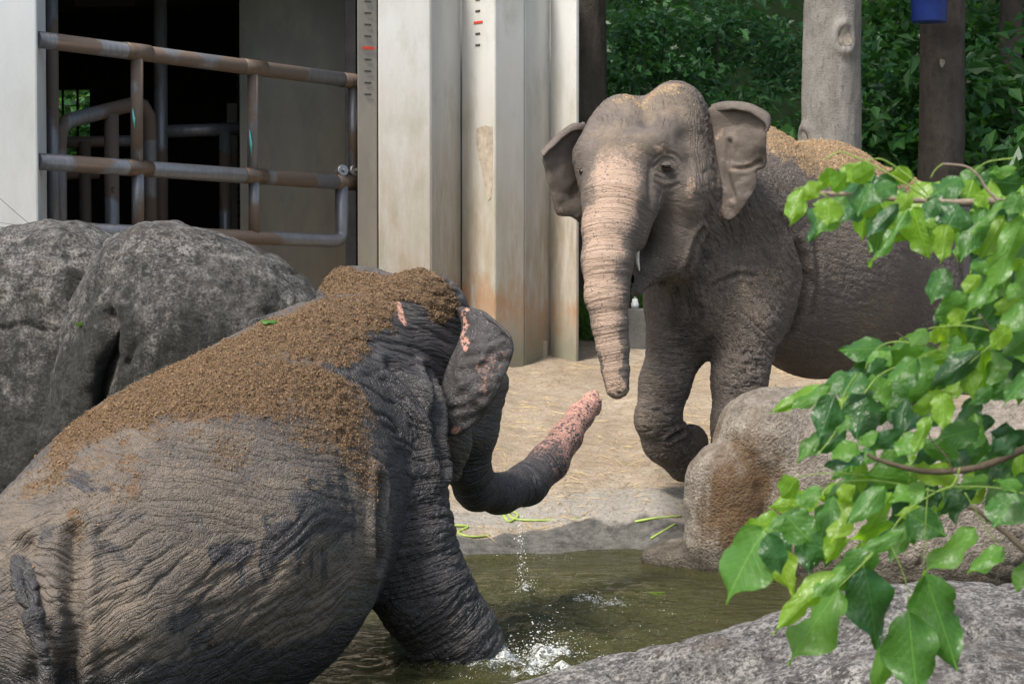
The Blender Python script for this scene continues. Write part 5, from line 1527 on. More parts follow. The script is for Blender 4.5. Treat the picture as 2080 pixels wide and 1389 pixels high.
def leaf(b, t, w, d=5.1, kind='g', roll=None, dz=0.0, parent=None, var=None):
    B = np.array(atw(b[0], b[1], d)); T = np.array(atw(t[0], t[1], d - 0.03 + dz))
    y = T - B; L = np.linalg.norm(y); y = y / L
    vd = unit(np.array([0, 0, CAMZ]) - (B + T) / 2)
    n0 = unit(vd - y * vd.dot(y)); x0 = np.cross(y, n0)
    if roll is None: roll = rl.uniform(-0.6, 0.6)
    n = math.cos(roll) * n0 + math.sin(roll) * x0
    x = np.cross(y, n)
    wm = w / FPX * d / max(0.45, math.cos(roll))
    o = bpy.data.objects.new('leaf', LEAFV[kind][rl.randrange(9) if var is None else var])
    COL.objects.link(o)
    Mx = Matrix(((x[0] * wm, y[0] * L, n[0] * L * 0.8, B[0]), (x[1] * wm, y[1] * L, n[1] * L * 0.8, B[1]), (x[2] * wm, y[2] * L, n[2] * L * 0.8, B[2]), (0, 0, 0, 1)))
    o.parent = parent or tree
    o.matrix_parent_inverse = Matrix.Translation(o.parent.location).inverted()
    o.matrix_basis = Mx
    return o
def up_roll(b, t, a):
    """Roll that turns the leaf's face up towards the sky."""
    return a if t[0] < b[0] else -a
KEY = [  # base, tip, width in photo pixels; kind: g mature, y young; p = face turned up to the sky
 ((1631, 381), (1604, 461), 37, 'y', 0), ((1685, 403), (1679, 461), 54, 'y', 0), ((1697, 349), (1658, 383), 30, 'y', 0), ((1756, 334), (1697, 371), 36, 'y', 1),
 ((1776, 339), (1737, 368), 36, 'y', 0), ((1771, 372), (1739, 434), 58, 'g', 1), ((1820, 374), (1774, 392), 38, 'g', 1), ((1852, 359), (1812, 351), 30, 'y', 0),
 ((1776, 403), (1755, 442), 36, 'y', 0), ((1825, 417), (1761, 481), 30, 'g', 0), ((1842, 427), (1764, 542), 22, 'g', 1), ((1854, 420), (1883, 525), 62, 'y', 0),
 ((1923, 457), (1909, 537), 38, 'y', 0), ((2001, 420), (1950, 534), 46, 'g', 0), ((1947, 415), (1923, 463), 70, 'g', 0), ((1952, 361), (1893, 396), 42, 'g', 1),
 ((1976, 366), (1962, 410), 50, 'y', 0), ((2040, 437), (1991, 527), 42, 'y', 0), ((2040, 405), (1976, 473), 18, 'g', 1), ((2065, 342), (2009, 351), 22, 'g', 1),
 ((2072, 393), (2050, 436), 36, 'g', 0), ((1920, 545), (1886, 608), 46, 'g', 1), ((2008, 535), (1970, 547), 26, 'g', 1), ((1976, 603), (1898, 642), 36, 'g', 0),
 ((2033, 540), (1948, 645), 36, 'g', 1), ((2077, 437), (2018, 598), 42, 'g', 0), ((2089, 474), (2055, 524), 42, 'g', 1), ((2088, 568), (2045, 604), 32, 'g', 1), ((1990, 558), (1963, 594), 32, 'y', 0),
 ((1678, 786), (1561, 843), 26, 'y', 0), ((1690, 780), (1600, 836), 24, 'g', 1), ((1696, 800), (1663, 890), 56, 'g', 0), ((1758, 800), (1738, 893), 72, 'g', 0), ((1748, 756), (1718, 806), 46, 'g', 1), ((1779, 758), (1802, 828), 44, 'g', 1),
 ((1862, 727), (1798, 781), 42, 'g', 1), ((1868, 745), (1806, 783), 38, 'g', 0), ((1858, 733), (1912, 768), 42, 'g', 1), ((1978, 696), (1917, 752), 32, 'g', 1), ((1988, 714), (1893, 781), 46, 'g', 0),
 ((1966, 743), (1977, 813), 38, 'y', 0), ((2020, 716), (2009, 790), 68, 'g', 0), ((1916, 798), (1914, 877), 43, 'y', 0), ((1887, 846), (1853, 928), 26, 'y', 0), ((1823, 830), (1811, 858), 26, 'g', 0),
 ((1672, 878), (1618, 934), 36, 'g', 1), ((1717, 868), (1658, 924), 42, 'g', 0), ((1737, 898), (1688, 934), 42, 'g', 1), ((1722, 842), (1704, 883), 28, 'g', 1), ((1787, 878), (1740, 908), 28, 'g', 1),
 ((1832, 878), (1762, 918), 32, 'g', 0), ((1862, 878), (1823, 929), 42, 'g', 1), ((1992, 868), (1902, 893), 50, 'g', 1), ((1997, 907), (1948, 890), 42, 'g', 1), ((2072, 888), (1998, 934), 32, 'g', 0), ((2092, 758), (2033, 820), 42, 'g', 1),
 ((1807, 713), (1763, 744), 36, 'g', 1), ((1802, 735), (1763, 758), 28, 'g', 0), ((1882, 668), (1848, 694), 28, 'g', 1), ((1927, 668), (1883, 694), 28, 'y', 0), ((2052, 668), (2008, 709), 38, 'y', 0), ((1962, 630), (1928, 656), 30, 'y', 0), ((2085, 616), (2028, 684), 46, 'g', 1),
 ((1551, 1077), (1463, 1220), 106, 'g', 1), ((1575, 1109), (1613, 1210), 46, 'y', 0), ((1597, 1046), (1648, 1100), 66, 'g', 0), ((1641, 1083), (1686, 1139), 58, 'g', 0), ((1619, 971), (1594, 1010), 42, 'y', 0),
 ((1797, 986), (1718, 1062), 42, 'g', 1), ((1810, 999), (1767, 1075), 36, 'y', 0), ((1878, 986), (1806, 1014), 40, 'g', 1), ((1843, 1042), (1922, 1086), 60, 'g', 1), ((1817, 1063), (1722, 1102), 32, 'y', 0), ((1836, 1078), (1748, 1108), 28, 'g', 1),
 ((1783, 1114), (1680, 1204), 60, 'g', 0), ((1692, 1164), (1573, 1292), 40, 'y', 0), ((1718, 1148), (1643, 1218), 30, 'g', 1), ((1703, 1195), (1597, 1346), 76, 'g', 1), ((1754, 1151), (1790, 1320), 82, 'g', 0), ((1879, 1166), (1946, 1364), 84, 'g', 0),
 ((1845, 1246), (1864, 1425), 96, 'g', 0), ((1807, 1304), (1768, 1410), 38, 'g', 0), ((1982, 1070), (1876, 1167), 46, 'g', 1), ((2036, 1110), (1964, 1164), 40, 'g', 1), ((2063, 999), (2019, 1073), 70, 'g', 1), ((1982, 999), (1900, 1048), 30, 'g', 0),
 ((2007, 968), (1943, 989), 28, 'g', 1), ((2078, 985), (2018, 975), 28, 'g', 1), ((2088, 1138), (2063, 1199), 38, 'g', 1), ((1692, 1008), (1663, 1088), 36, 'g', 1), ((1667, 988), (1613, 1028), 32, 'g', 1), ((1735, 985), (1700, 1020), 30, 'y', 0), ((1640, 1035), (1555, 1068), 34, 'g', 1),
 ((1560, 1085), (1590, 1165), 50, 'g', 0), ((1668, 370), (1632, 405), 30, 'y', 0), ((1720, 352), (1690, 388), 34, 'y', 0), ((1850, 395), (1822, 430), 30, 'y', 0), ((1905, 400), (1880, 445), 34, 'g', 0), ((2000, 395), (1985, 420), 30, 'y', 0),
]
for b, t, w, k, p in KEY:
    d = 5.1 + rl.uniform(-0.22, 0.22)
    roll = up_roll(b, t, rl.uniform(0.35, 0.75)) if p else (-up_roll(b, t, rl.uniform(0.15, 0.6)) if k == 'y' else rl.uniform(-0.5, 0.2))
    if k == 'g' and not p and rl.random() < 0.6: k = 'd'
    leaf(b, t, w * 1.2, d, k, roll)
# smaller leaves that fill the boughs behind the big ones
def inpoly(x, y, poly):
    c = False
    for i in range(len(poly)):
        (x0, y0), (x1, y1) = poly[i - 1], poly[i]
        if (y0 > y) != (y1 > y) and x < (x1 - x0) * (y - y0) / (y1 - y0) + x0: c = not c
    return c
FILL = [([(1640, 385), (1700, 345), (1860, 345), (2060, 330), (2090, 420), (1960, 440), (1860, 425), (1680, 410)], 34),
        ([(1960, 420), (2100, 330), (2110, 760), (2000, 700), (1900, 640), (1930, 560)], 44),
        ([(1720, 790), (1780, 715), (1880, 665), (2000, 640), (2110, 640), (2110, 900), (1960, 920), (1880, 840), (1800, 800)], 52),
        ([(1720, 930), (1800, 890), (2000, 880), (2110, 860), (2110, 960), (1960, 1010), (1780, 990)], 40),
        ([(1560, 1060), (1640, 1010), (1760, 960), (1900, 990), (1880, 1060), (1760, 1110), (1650, 1090)], 22)]
for poly, n in FILL:
    xs_ = [q[0] for q in poly]; ys_ = [q[1] for q in poly]; k = 0
    while k < n:
        x, y = rl.uniform(min(xs_), max(xs_)), rl.uniform(min(ys_), max(ys_))
        if not inpoly(x, y, poly): continue
        k += 1
        a = rl.gauss(2.2, 0.55); L = rl.uniform(58, 112)
        t = (x + L * math.cos(a), y + L * math.sin(a))
        p = rl.random() < 0.45
        leaf((x, y), t, L * rl.uniform(0.42, 0.6), 5.35 + rl.uniform(-0.15, 0.45), 'y' if rl.random() < 0.3 else ('d' if rl.random() < 0.45 else 'g'), up_roll((x, y), t, rl.uniform(0.3, 0.9)) if p else rl.uniform(-0.7, 0.4), rl.uniform(-0.05, 0.05))
# boughs, twigs and shoots
def bough(pts, r0, r1, name, mat, d=5.15, n=10, smooth=5):
    P = spline([atw(x, y, d + dd) for x, y, dd in pts], len(pts) * smooth)
    rr = np.linspace(r0, r1, len(P)) * (1 + 0.12 * np.sin(np.arange(len(P)) * 2.1))
    return MB().tube(P, list(rr), n).build(name, M[mat], tree, True)
TRK = (1.75, 5.2)
MB().tube([(1.82, 5.25, 0.2), (1.78, 5.2, 0.8), (1.75, 5.2, 1.5), (1.72, 5.22, 2.2), (1.75, 5.25, 3.0), (1.8, 5.3, 4.2)], [0.14, 0.11, 0.1, 0.09, 0.08, 0.06], 14).build('trunk', M['bark_dark'], tree, True)
def to_trunk(z): 
    x = CX + 1.74 / 5.2 * FPX; return x
bough([(2640, 470, 0.05), (2250, 420, 0.0), (2030, 409, 0.0), (1940, 411, 0.0), (1820, 405, 0), (1740, 396, 0), (1665, 392, 0)], 0.010, 0.0045, 'branch', 'twig')
bough([(2640, 760, 0.05), (2300, 820, 0), (2080, 912, 0.0), (1990, 948, 0), (1900, 958, 0), (1840, 950, 0), (1780, 932, 0), (1760, 922, 0)], 0.012, 0.0035, 'branch', 'twig_dark')
bough([(2640, 1230, 0.05), (2300, 1190, 0), (2120, 1140, 0), (2040, 1080, 0), (1990, 1040, 0), (1965, 1030, 0)], 0.009, 0.004, 'branch', 'twig_dark')
bough([(2640, 640, 0.1), (2300, 690, 0.1), (2080, 640, 0.1), (2020, 672, 0.1), (1990, 640, 0.05)], 0.008, 0.003, 'branch', 'twig')
for pts, m_, r in (([(2028, 409, 0), (2005, 385, 0), (1985, 355, 0), (1960, 338, 0), (1915, 333, 0)], 'twig', 0.0038),
               ([(1885, 405, 0), (1850, 380, 0), (1800, 350, 0), (1750, 325, 0), (1706, 309, 0), (1676, 325, 0)], 'twig_green', 0.0025),
               ([(1890, 403, 0), (1862, 372, 0), (1820, 340, 0), (1788, 323, 0), (1756, 328, 0)], 'twig_green', 0.0023),
               ([(1680, 398, 0), (1650, 388, 0), (1630, 380, 0), (1610, 386, 0)], 'twig_green', 0.0016),
               ([(1915, 333, 0), (1900, 345, 0), (1890, 362, 0)], 'twig_green', 0.0016), ([(2060, 322, 0), (2010, 328, 0), (1980, 345, 0)], 'twig_green', 0.0018),
               ([(2010, 672, 0), (1960, 662, 0), (1905, 664, 0), (1885, 668, 0)], 'twig_green', 0.002), ([(1995, 645, 0), (1960, 652, 0), (1925, 660, 0)], 'twig_green', 0.0018),
               ([(1890, 704, 0), (1850, 692, 0), (1820, 675, 0)], 'twig_dark', 0.0022), ([(1870, 702, 0), (1825, 694, 0), (1790, 702, 0), (1765, 730, 0), (1758, 750, 0)], 'twig_green', 0.002),
               ([(2080, 640, 0.05), (2000, 712, 0), (1950, 755, 0), (1916, 798, 0)], 'twig_green', 0.0022), ([(1935, 955, 0), (1920, 925, 0), (1890, 890, 0), (1885, 850, 0)], 'twig_dark', 0.0022),
               ([(1950, 950, 0), (1935, 985, 0), (1900, 1000, 0), (1840, 1040, 0), (1781, 1116, 0), (1700, 1195, 0)], 'twig_green', 0.0024),
               ([(1900, 998, 0), (1820, 982, 0), (1760, 975, 0), (1690, 985, 0), (1640, 1035, 0), (1551, 1077, 0)], 'twig_green', 0.0022),
               ([(1760, 965, 0), (1690, 960, 0), (1620, 968, 0)], 'twig_green', 0.0016), ([(1885, 990, 0), (1879, 1080, 0), (1876, 1168, 0)], 'twig_green', 0.0018),
               ([(2110, 1010, 0), (2020, 990, 0), (1920, 988, 0)], 'twig_green', 0.0022), ([(1960, 1000, 0), (1990, 1050, 0), (2030, 1110, 0)], 'twig_green', 0.0018), ([(1781, 1116, 0), (1758, 1135, 0), (1754, 1153, 0)], 'twig_green', 0.0018),
               ([(1800, 1085, 0), (1840, 1180, 0), (1845, 1248, 0)], 'twig_green', 0.0016), ([(2090, 470, 0), (2040, 540, 0), (2000, 600, 0), (1976, 640, 0)], 'twig_green', 0.0022), ([(1755, 800, 0), (1790, 760, 0), (1862, 728, 0), (1930, 700, 0)], 'twig_green', 0.0018),
               ([(1660, 925, 0), (1700, 870, 0), (1715, 800, 0), (1740, 760, 0)], 'twig_green', 0.0018)):
    bough(pts, r, r * 0.55, 'twig', m_, 5.12, 7)

# one fallen leaf on the elephant's back, a sprig on the dark boulder
lf = bpy.data.objects.new('fallen_leaf', LEAFV['g'][2]); COL.objects.link(lf)
c = SK2.hit(546, 660)
lf.matrix_basis = Matrix.Translation(Vector(c) + Vector((-0.04, -0.02, 0.022))) @ Matrix.Rotation(-1.35, 4, 'Z') @ Matrix.Rotation(0.5, 4, 'Y') @ Matrix.Diagonal((0.05, 0.085, 0.06, 1))
tag(lf, 'small dark leaf lying on the soil-covered elephant back', 'leaf')

# ---------------------------------------------------------------- background trees and shrubs
def leaf_cloud(name, clumps, n, size, mat, parent, seed, spread=0.16, droop=0.3, big=1.0):
    """Thousands of single folded leaves gathered in sprays round the clump centres."""
    rg = np.random.RandomState(seed); C = np.array(clumps)
    k = rg.randint(0, len(C), n)
    off = rg.normal(size=(n, 3)) * (spread, spread, spread * 0.55)
    P = C[k] + off
    S = size * rg.uniform(0.55, 1.3, n)
    out = unit_rows(off + np.array([0, -0.06, 0.03])); 
    yv = unit_rows(out * (1, 1, 0.4) + rg.normal(size=(n, 3)) * 0.5 + np.array([0, -0.25, -droop]))
    nn_ = unit_rows(np.array([0, -0.25, 1.0]) + rg.normal(size=(n, 3)) * 0.55)
    xv = unit_rows(np.cross(yv, nn_)); zv = np.cross(xv, yv)
    w = S * rg.uniform(0.22, 0.32, n)
    A = P; B = P + yv * S[:, None]
    m1 = P + yv * (S * 0.42)[:, None]
    Lf = m1 + xv * w[:, None] + zv * (w * 0.35)[:, None]; Rt = m1 - xv * w[:, None] + zv * (w * 0.35)[:, None]
    VV = np.stack([A, Lf, B - zv * (S * 0.12)[:, None], Rt], 1).reshape(-1, 3)
    T = np.array([(0, 2, 1), (0, 3, 2)])
    TT = (T[None] + (np.arange(n) * 4)[:, None, None]).reshape(-1, 3)
    o = obj(name, mesh_np(name, VV, None, TT, smooth=False), mat, parent)
    return tag(o, kind='stuff')
def unit_rows(a): return a / (np.linalg.norm(a, axis=1)[:, None] + 1e-9)
def shrub(name, base, rad, n, size, mat, label, group, seed, nclump=70, spread=0.16, stems=6, shell=0.55):
    rg = np.random.RandomState(seed)
    e = empty(name, base, label, 'shrub', group)
    base = np.array(base, float); rad = np.array(rad, float)
    cen = base + (0, 0, rad[2])
    d = unit_rows(rg.normal(size=(nclump, 3))); r = shell + (1 - shell) * rg.rand(nclump) ** 0.5
    C = cen + d * r[:, None] * rad
    C = C[C[:, 2] > base[2] + 0.1]
    leaf_cloud('foliage', C, n, size, mat, e, seed, spread)
    mb = MB()
    for k in range(stems):
        t_ = C[rg.randint(len(C))]
        b_ = base + rg.uniform(-0.15, 0.15, 3) * (1, 1, 0) - (0, 0, 0.05)
        mid = (b_ + t_) / 2 + rg.uniform(-0.1, 0.1, 3)
        MB().tube(spline([b_, mid, t_], 8), list(np.linspace(0.03, 0.008, 8)), 6).build('stem', M['bark_dark'], e, True)
    return e
def gbase(x, d): 
    X_ = (x - CX) / FPX * d
    return (X_, d, float(zg(X_, d)))
def trunk(name, x, d, w, mat, label, top=6.5, knots=(), seed=0, crown=None, lean=0.0, flare=0.2):
    e = empty(name, gbase(x, d), label, 'tree')
    bx, by, bz = gbase(x, d)
    na = 72
    z = np.concatenate([np.linspace(bz - 0.15, 2.5, 20), np.linspace(2.53, 4.5, 84), np.linspace(4.6, bz + top, 22)]); nz = len(z)
    a = np.linspace(0, 2 * math.pi, na, endpoint=False)
    Zg, Ag = np.meshgrid(z, a, indexing='ij')
    r = w / 2 * (1 - 0.25 * (Zg - bz) / top) * (1 + flare * np.exp(-(Zg - bz) / 0.35))
    cx_ = bx + lean * (Zg - bz)
    Pn = np.stack([np.cos(Ag) * 1.5, np.sin(Ag) * 1.5, Zg * 1.2], -1).reshape(-1, 3) + seed
    r = r * (1 + 0.05 * fbm(Pn, 3).reshape(nz, na) + 0.02 * fbm(Pn * 4, 3).reshape(nz, na))
    for kz, ka, kr, kh in knots:                       # swollen callus rim round a sunken heart
        dd = np.sqrt(((Zg - kz) / kr) ** 2 + (((Ag - ka + math.pi) % (2 * math.pi) - math.pi) * w / 2 / (kr * 0.75)) ** 2)
        r = r + kh * (np.exp(-((dd - 0.95) / 0.32) ** 2) - 0.35 * np.exp(-(dd / 0.5) ** 2))
    Vt = np.stack([cx_ + r * np.cos(Ag), by + r * np.sin(Ag), Zg], -1).reshape(-1, 3)
    i = np.arange(nz * na).reshape(nz, na); j = np.roll(i, -1, 1)
    Qt = np.stack([i[:-1], j[:-1], j[1:], i[1:]], -1).reshape(-1, 4)
    obj('trunk', mesh_np('trunk', Vt, Qt), M[mat], e)
    for kz, ka, kr, kh in knots:                       # weathered wood in the heart of each knot
        iz, ia = int(np.argmin(abs(z - kz))), int(np.argmin(abs((a - ka + math.pi) % (2 * math.pi) - math.pi)))
        rr = r[iz, ia] + 0.003
        dsc = []
        for q in range(18):
            t_ = 2 * math.pi * q / 18; rad_ = 0.62 + 0.1 * math.sin(3 * t_ + seed)
            kz2 = kz + kr * rad_ * math.sin(t_); ka2 = ka + kr * 0.75 * rad_ * math.cos(t_) / (w / 2)
            i2, j2 = int(np.argmin(abs(z - kz2))), int(np.argmin(abs((a - ka2 + math.pi) % (2 * math.pi) - math.pi)))
            r2 = r[i2, j2] + 0.006
            dsc.append((bx + lean * (kz2 - bz) + r2 * math.cos(ka2), by + r2 * math.sin(ka2), kz2))
        c = (bx + lean * (kz - bz) + rr * math.cos(ka), by + rr * math.sin(ka), kz)
        MB().add(dsc + [c], [(k, (k + 1) % 18, 18) for k in range(18)]).build('knot', M['woodpale'], e, True)
    if crown:
        rg = np.random.RandomState(seed + 5)
        cc, cr, n = crown
        C = np.array(cc) + unit_rows(rg.normal(size=(80, 3))) * (rg.rand(80) ** 0.4)[:, None] * np.array(cr)
        leaf_cloud('crown', C, n, 0.22, M['leaf_bush'], e, seed + 9, 0.32)  # crown out of view, placed to shade the shrubs and trunks below
        for k in range(7):
            q = C[rg.randint(len(C))]; b_ = np.array([bx + lean * top * 0.9, by, bz + top * rg.uniform(0.7, 0.97)])
            MB().tube(spline([b_, (b_ + q) / 2 + (0, 0, 0.15), q], 8), list(np.linspace(0.07, 0.015, 8)), 7).build('limb', M[mat], e, True)
    return e
def zat(y, d): return atw(0, y, d)[2]
trunk('tree', 1687, 19.6, 0.55, 'bark_pale', 'pale grey tree trunk with an oval cut knot behind the standing elephant', 6.3,
      [(zat(75, 19.3), -1.27, 0.13, 0.035), (zat(290, 19.3), -2.8, 0.15, 0.035)], 3, ((2.2, 20.2, 8.2), (2.6, 2.2, 1.4), 2600), 0.0, 0.1)
trunk('tree', 1908, 21.0, 0.46, 'bark_dark', 'dark shaded tree trunk behind the blue bucket', 6.3,
      [(zat(128, 20.8), -1.75, 0.06, 0.015)], 13, ((4.2, 22.4, 8.0), (2.6, 2.2, 1.4), 2600), 0.004)
trunk('tree', 1192, 22.0, 0.44, 'bark_dark', 'dark slim trunk beside the ribbed concrete wall', 6.3, [], 23, ((0.0, 22.6, 8.2), (2.4, 2.0, 1.3), 2600), -0.004)
trunk('tree', 2030, 23.0, 0.26, 'bark_dark', 'thin dark trunk wound with creepers among the broad-leaved shrubs', 6.3, [], 33, ((5.6, 24.0, 8.2), (2.2, 1.8, 1.3), 3000), 0.03)
GR = 'shrubs behind the elephants'
k = 0
SH = [(1300, 22.9, (0.85, 0.6, 1.65), 5200, 0.105, 'leaf_bush', 'dense small-leaved green shrub between the ribbed wall and the standing elephant'),
      (1420, 22.3, (0.70, 0.5, 1.15), 3600, 0.10, 'leaf_bush', 'low small-leaved shrub right behind the standing elephant head'),
      (1500, 23.6, (1.0, 0.6, 1.75), 4600, 0.11, 'leaf_bush', 'tall dark small-leaved shrub left of the pale trunk'),
      (1600, 21.6, (0.34, 0.3, 0.93), 420, 0.19, 'leaf_broad', 'young broad-leaved shrub leaning on the pale trunk'),
      (1800, 22.6, (0.75, 0.5, 1.45), 1900, 0.19, 'leaf_broad', 'broad-leaved shrub between the pale and the dark trunk'),
      (2010, 22.2, (0.7, 0.5, 1.45), 1700, 0.21, 'leaf_broad', 'broad-leaved shrub right of the dark trunk'),
      (2120, 21.0, (0.6, 0.5, 1.1), 1200, 0.2, 'leaf_broad', 'broad-leaved shrub half hidden by the leafy branch'),
      (1230, 24.5, (1.0, 0.6, 1.9), 3600, 0.12, 'leaf_bush', 'shaded small-leaved shrub behind the slim trunk'),
      (1880, 25.0, (1.2, 0.7, 1.9), 2600, 0.2, 'leaf_broad', 'tall shaded broad-leaved shrub behind the dark trunk'),
      (2200, 24.5, (1.2, 0.7, 1.9), 2400, 0.2, 'leaf_broad', 'tall shaded broad-leaved shrub by the thin creeper trunk')]
for x, d, rd, n, sz, mt, lb in SH:
    shrub('shrub', gbase(x, d), rd, n, sz, M[mt], lb, GR, 100 + k, int(75 * rd[0] + 25), 0.115 if sz < 0.15 else 0.16); k += 1
shrub('shrub', (-5.6, 27.0, 1.0), (1.0, 0.7, 1.7), 1600, 0.16, M['leaf_broad'], 'sunny shrub seen through the back window of the elephant house', GR, 140, 60)
# far wood that reads as one mass, and an added dark hill behind it that blocks the sky
rg = np.random.RandomState(77)
C = np.stack([rg.uniform(-9, 16, 900), rg.uniform(26.5, 30, 900), rg.uniform(1.2, 9.5, 900)], 1)
o = leaf_cloud('far_wood', C, 42000, 0.22, M['leaf_bush'], None, 78, 0.4)
tag(o, 'dark shaded wood far behind the shrubs', 'wood')
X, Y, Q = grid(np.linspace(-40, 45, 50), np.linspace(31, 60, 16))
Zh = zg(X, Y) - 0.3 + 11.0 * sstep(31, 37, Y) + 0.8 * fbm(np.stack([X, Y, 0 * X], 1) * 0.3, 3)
tag(obj('sky_blocking_hill', mesh_np('sky_blocking_hill', np.stack([X, Y, Zh], 1), Q), M['hill']), kind='structure')

# ---------------------------------------------------------------- small things round the yard
# blue bucket hanging in front of the dark trunk
bk = empty('bucket', atw(1887, 46, 20.3), 'blue plastic bucket hanging in front of the dark trunk', 'bucket')
c = atw(1887, 46, 20.3)
prof = [(0.0, 0.0), (0.15, 0.0), (0.155, 0.012), (0.165, 0.22), (0.175, 0.24), (0.168, 0.25)]
v = []; f = []
for i, (r, z) in enumerate(prof):
    for q in range(24): v.append((c[0] + r * math.cos(q * math.pi / 12), c[1] + r * math.sin(q * math.pi / 12), c[2] + z))
for i in range(len(prof) - 1):
    for q in range(24): f.append((i * 24 + q, i * 24 + (q + 1) % 24, (i + 1) * 24 + (q + 1) % 24, (i + 1) * 24 + q))
MB().add(v, f).build('pail', M['blue'], bk, True)
MB().tube([c + (0.16 * math.cos(t_), 0, 0.24 + 0.17 * math.sin(t_)) for t_ in np.linspace(0, math.pi, 12)], 0.006, 6).build('handle', M['darksteel'], bk, True)
MB().tube([c + (0, 0, 0.41), c + (0, 0.35, 3.0)], 0.006, 6).build('rope', M['straw'], bk, True)
# concrete drinking block with a white outlet
g0 = ground_hit(1292, 712)
bl = empty('drinking_block', g0, 'grey concrete block with a white outlet pipe behind the trunk', 'concrete block')
wB = 0.30
MB().obox(g0 + np.array([0.02, 0.25, 0.14]), (0.26, 0, 0), (0, 0.2, 0), (0, 0, 0.24)).build('block', M['blockc'], bl, bevel=0.015)
tp = g0 + np.array([0.0, 0.2, 0.38])
MB().tube([tp, tp + (0, 0, 0.05), tp + (0, 0, 0.052), tp + (0, 0, 0.09)], [0.036, 0.036, 0.028, 0.026], 14).build('outlet', M['whitep'], bl, True)
MB().tube([tp + (0, 0, 0.09), tp + (0, 0, 0.17), tp + (0.01, 0, 0.24)], [0.013, 0.012, 0.012], 10).build('pipe', M['whitep'], bl, True)
# dark fence posts beyond the rump
for x_, lb in ((1958, 'dark steel fence post behind the standing elephant rump'), (2045, 'dark steel fence post behind the leafy branch, farther from the elephant')):
    b = gbase(x_, 18.6)
    fp = empty('fence_post', b, lb, 'post')
    MB().obox((b[0], b[1], b[2] + 0.75), (0.045, 0, 0), (0, 0.045, 0), (0, 0, 0.8)).build('post', M['darksteel'], fp, bevel=0.008)
    MB().obox((b[0], b[1], b[2] + 1.56), (0.052, 0, 0), (0, 0.052, 0), (0, 0, 0.012)).build('cap', M['darksteel'], fp, bevel=0.004)
# grass tufts
def tuft(base, n, h, spread, label, seed, group='weeds along the wall foot'):
    rg = np.random.RandomState(seed); VV = []; TT = []
    for k in range(n):
        b_ = np.array(base) + rg.normal(size=3) * (spread, spread * 0.6, 0); L = h * rg.uniform(0.5, 1.2)
        d_ = unit((rg.normal() * 0.5, rg.normal() * 0.4 - 0.1, 1)); sd = unit(np.cross(d_, rg.normal(size=3))) * 0.006 * rg.uniform(0.7, 1.6)
        for j in range(4):
            t_ = j / 3; q = b_ + d_ * L * t_ + np.array([d_[0], d_[1], -0.3]) * L * 0.5 * t_ * t_
            VV += [q + sd * (1 - 0.85 * t_), q - sd * (1 - 0.85 * t_)]
            if j:
                m_ = len(VV) - 4; TT.append((m_, m_ + 1, m_ + 3, m_ + 2))
    o = obj('weed', mesh_np('weed', VV, TT), M['grass'])
    return tag(o, label, 'weed', group)
tuft(ground_hit(1106, 698) + (0, 0.02, -0.02), 40, 0.10, 0.05, 'tiny weed at the foot of the ribbed wall', 1)
b = gbase(1185, 21.3); tuft(b, 330, 0.5, 0.14, 'tall grass tuft at the corner of the ribbed wall', 2)
b = gbase(1205, 21.9); tuft(b, 300, 0.75, 0.2, 'rank grass behind the hanging trunk', 3)
b = gbase(1260, 22.0); tuft(b, 300, 0.6, 0.25, 'rank grass behind the drinking block', 4)
b = gbase(1420, 21.5); tuft(b, 300, 0.5, 0.3, 'rank grass beyond the standing elephant forelegs', 5)
rk = bpy.data.objects['boulder']
bm_ = BVHTree.FromObject(rk, bpy.context.evaluated_depsgraph_get())
h = bm_.ray_cast(Vector((0, 0, CAMZ)), Vector(at(166, 664, 1)).normalized())
if h[0] is not None: tuft(np.array(h[0]) + (0, 0.01, 0), 14, 0.05, 0.012, 'bright green seedling in the crack of the dark boulder', 6, 'seedling')
# green stems dropped at the water's edge
def stems(pts, r, label):
    P = [ground_hit(x, y) + (0, 0, r * 0.8) for x, y in pts]
    o = MB().tube(spline(P, len(P) * 4), list(np.linspace(r, r * 0.6, len(P) * 4)), 7).build('green_stem', M['stem'], None, True)
    tag(o, label, 'stem', 'green stems')
stems([(1030, 1040), (1045, 1056), (1100, 1059), (1176, 1055)], 0.010, 'long straight green stem on the sand below the raised trunk')
stems([(1022, 1048), (1034, 1062), (1052, 1050), (1040, 1040)], 0.012, 'crumpled green stem end below the raised trunk')
stems([(912, 1070), (950, 1072), (930, 1084), (955, 1092), (995, 1090)], 0.011, 'bent green stem beside the wading elephant foreleg')
stems([(1290, 1062), (1330, 1055), (1384, 1050)], 0.011, 'green stem reaching to the tan boulder')
stems([(1322, 1096), (1345, 1082), (1372, 1066)], 0.010, 'short green stem lying on the tan boulder foot')
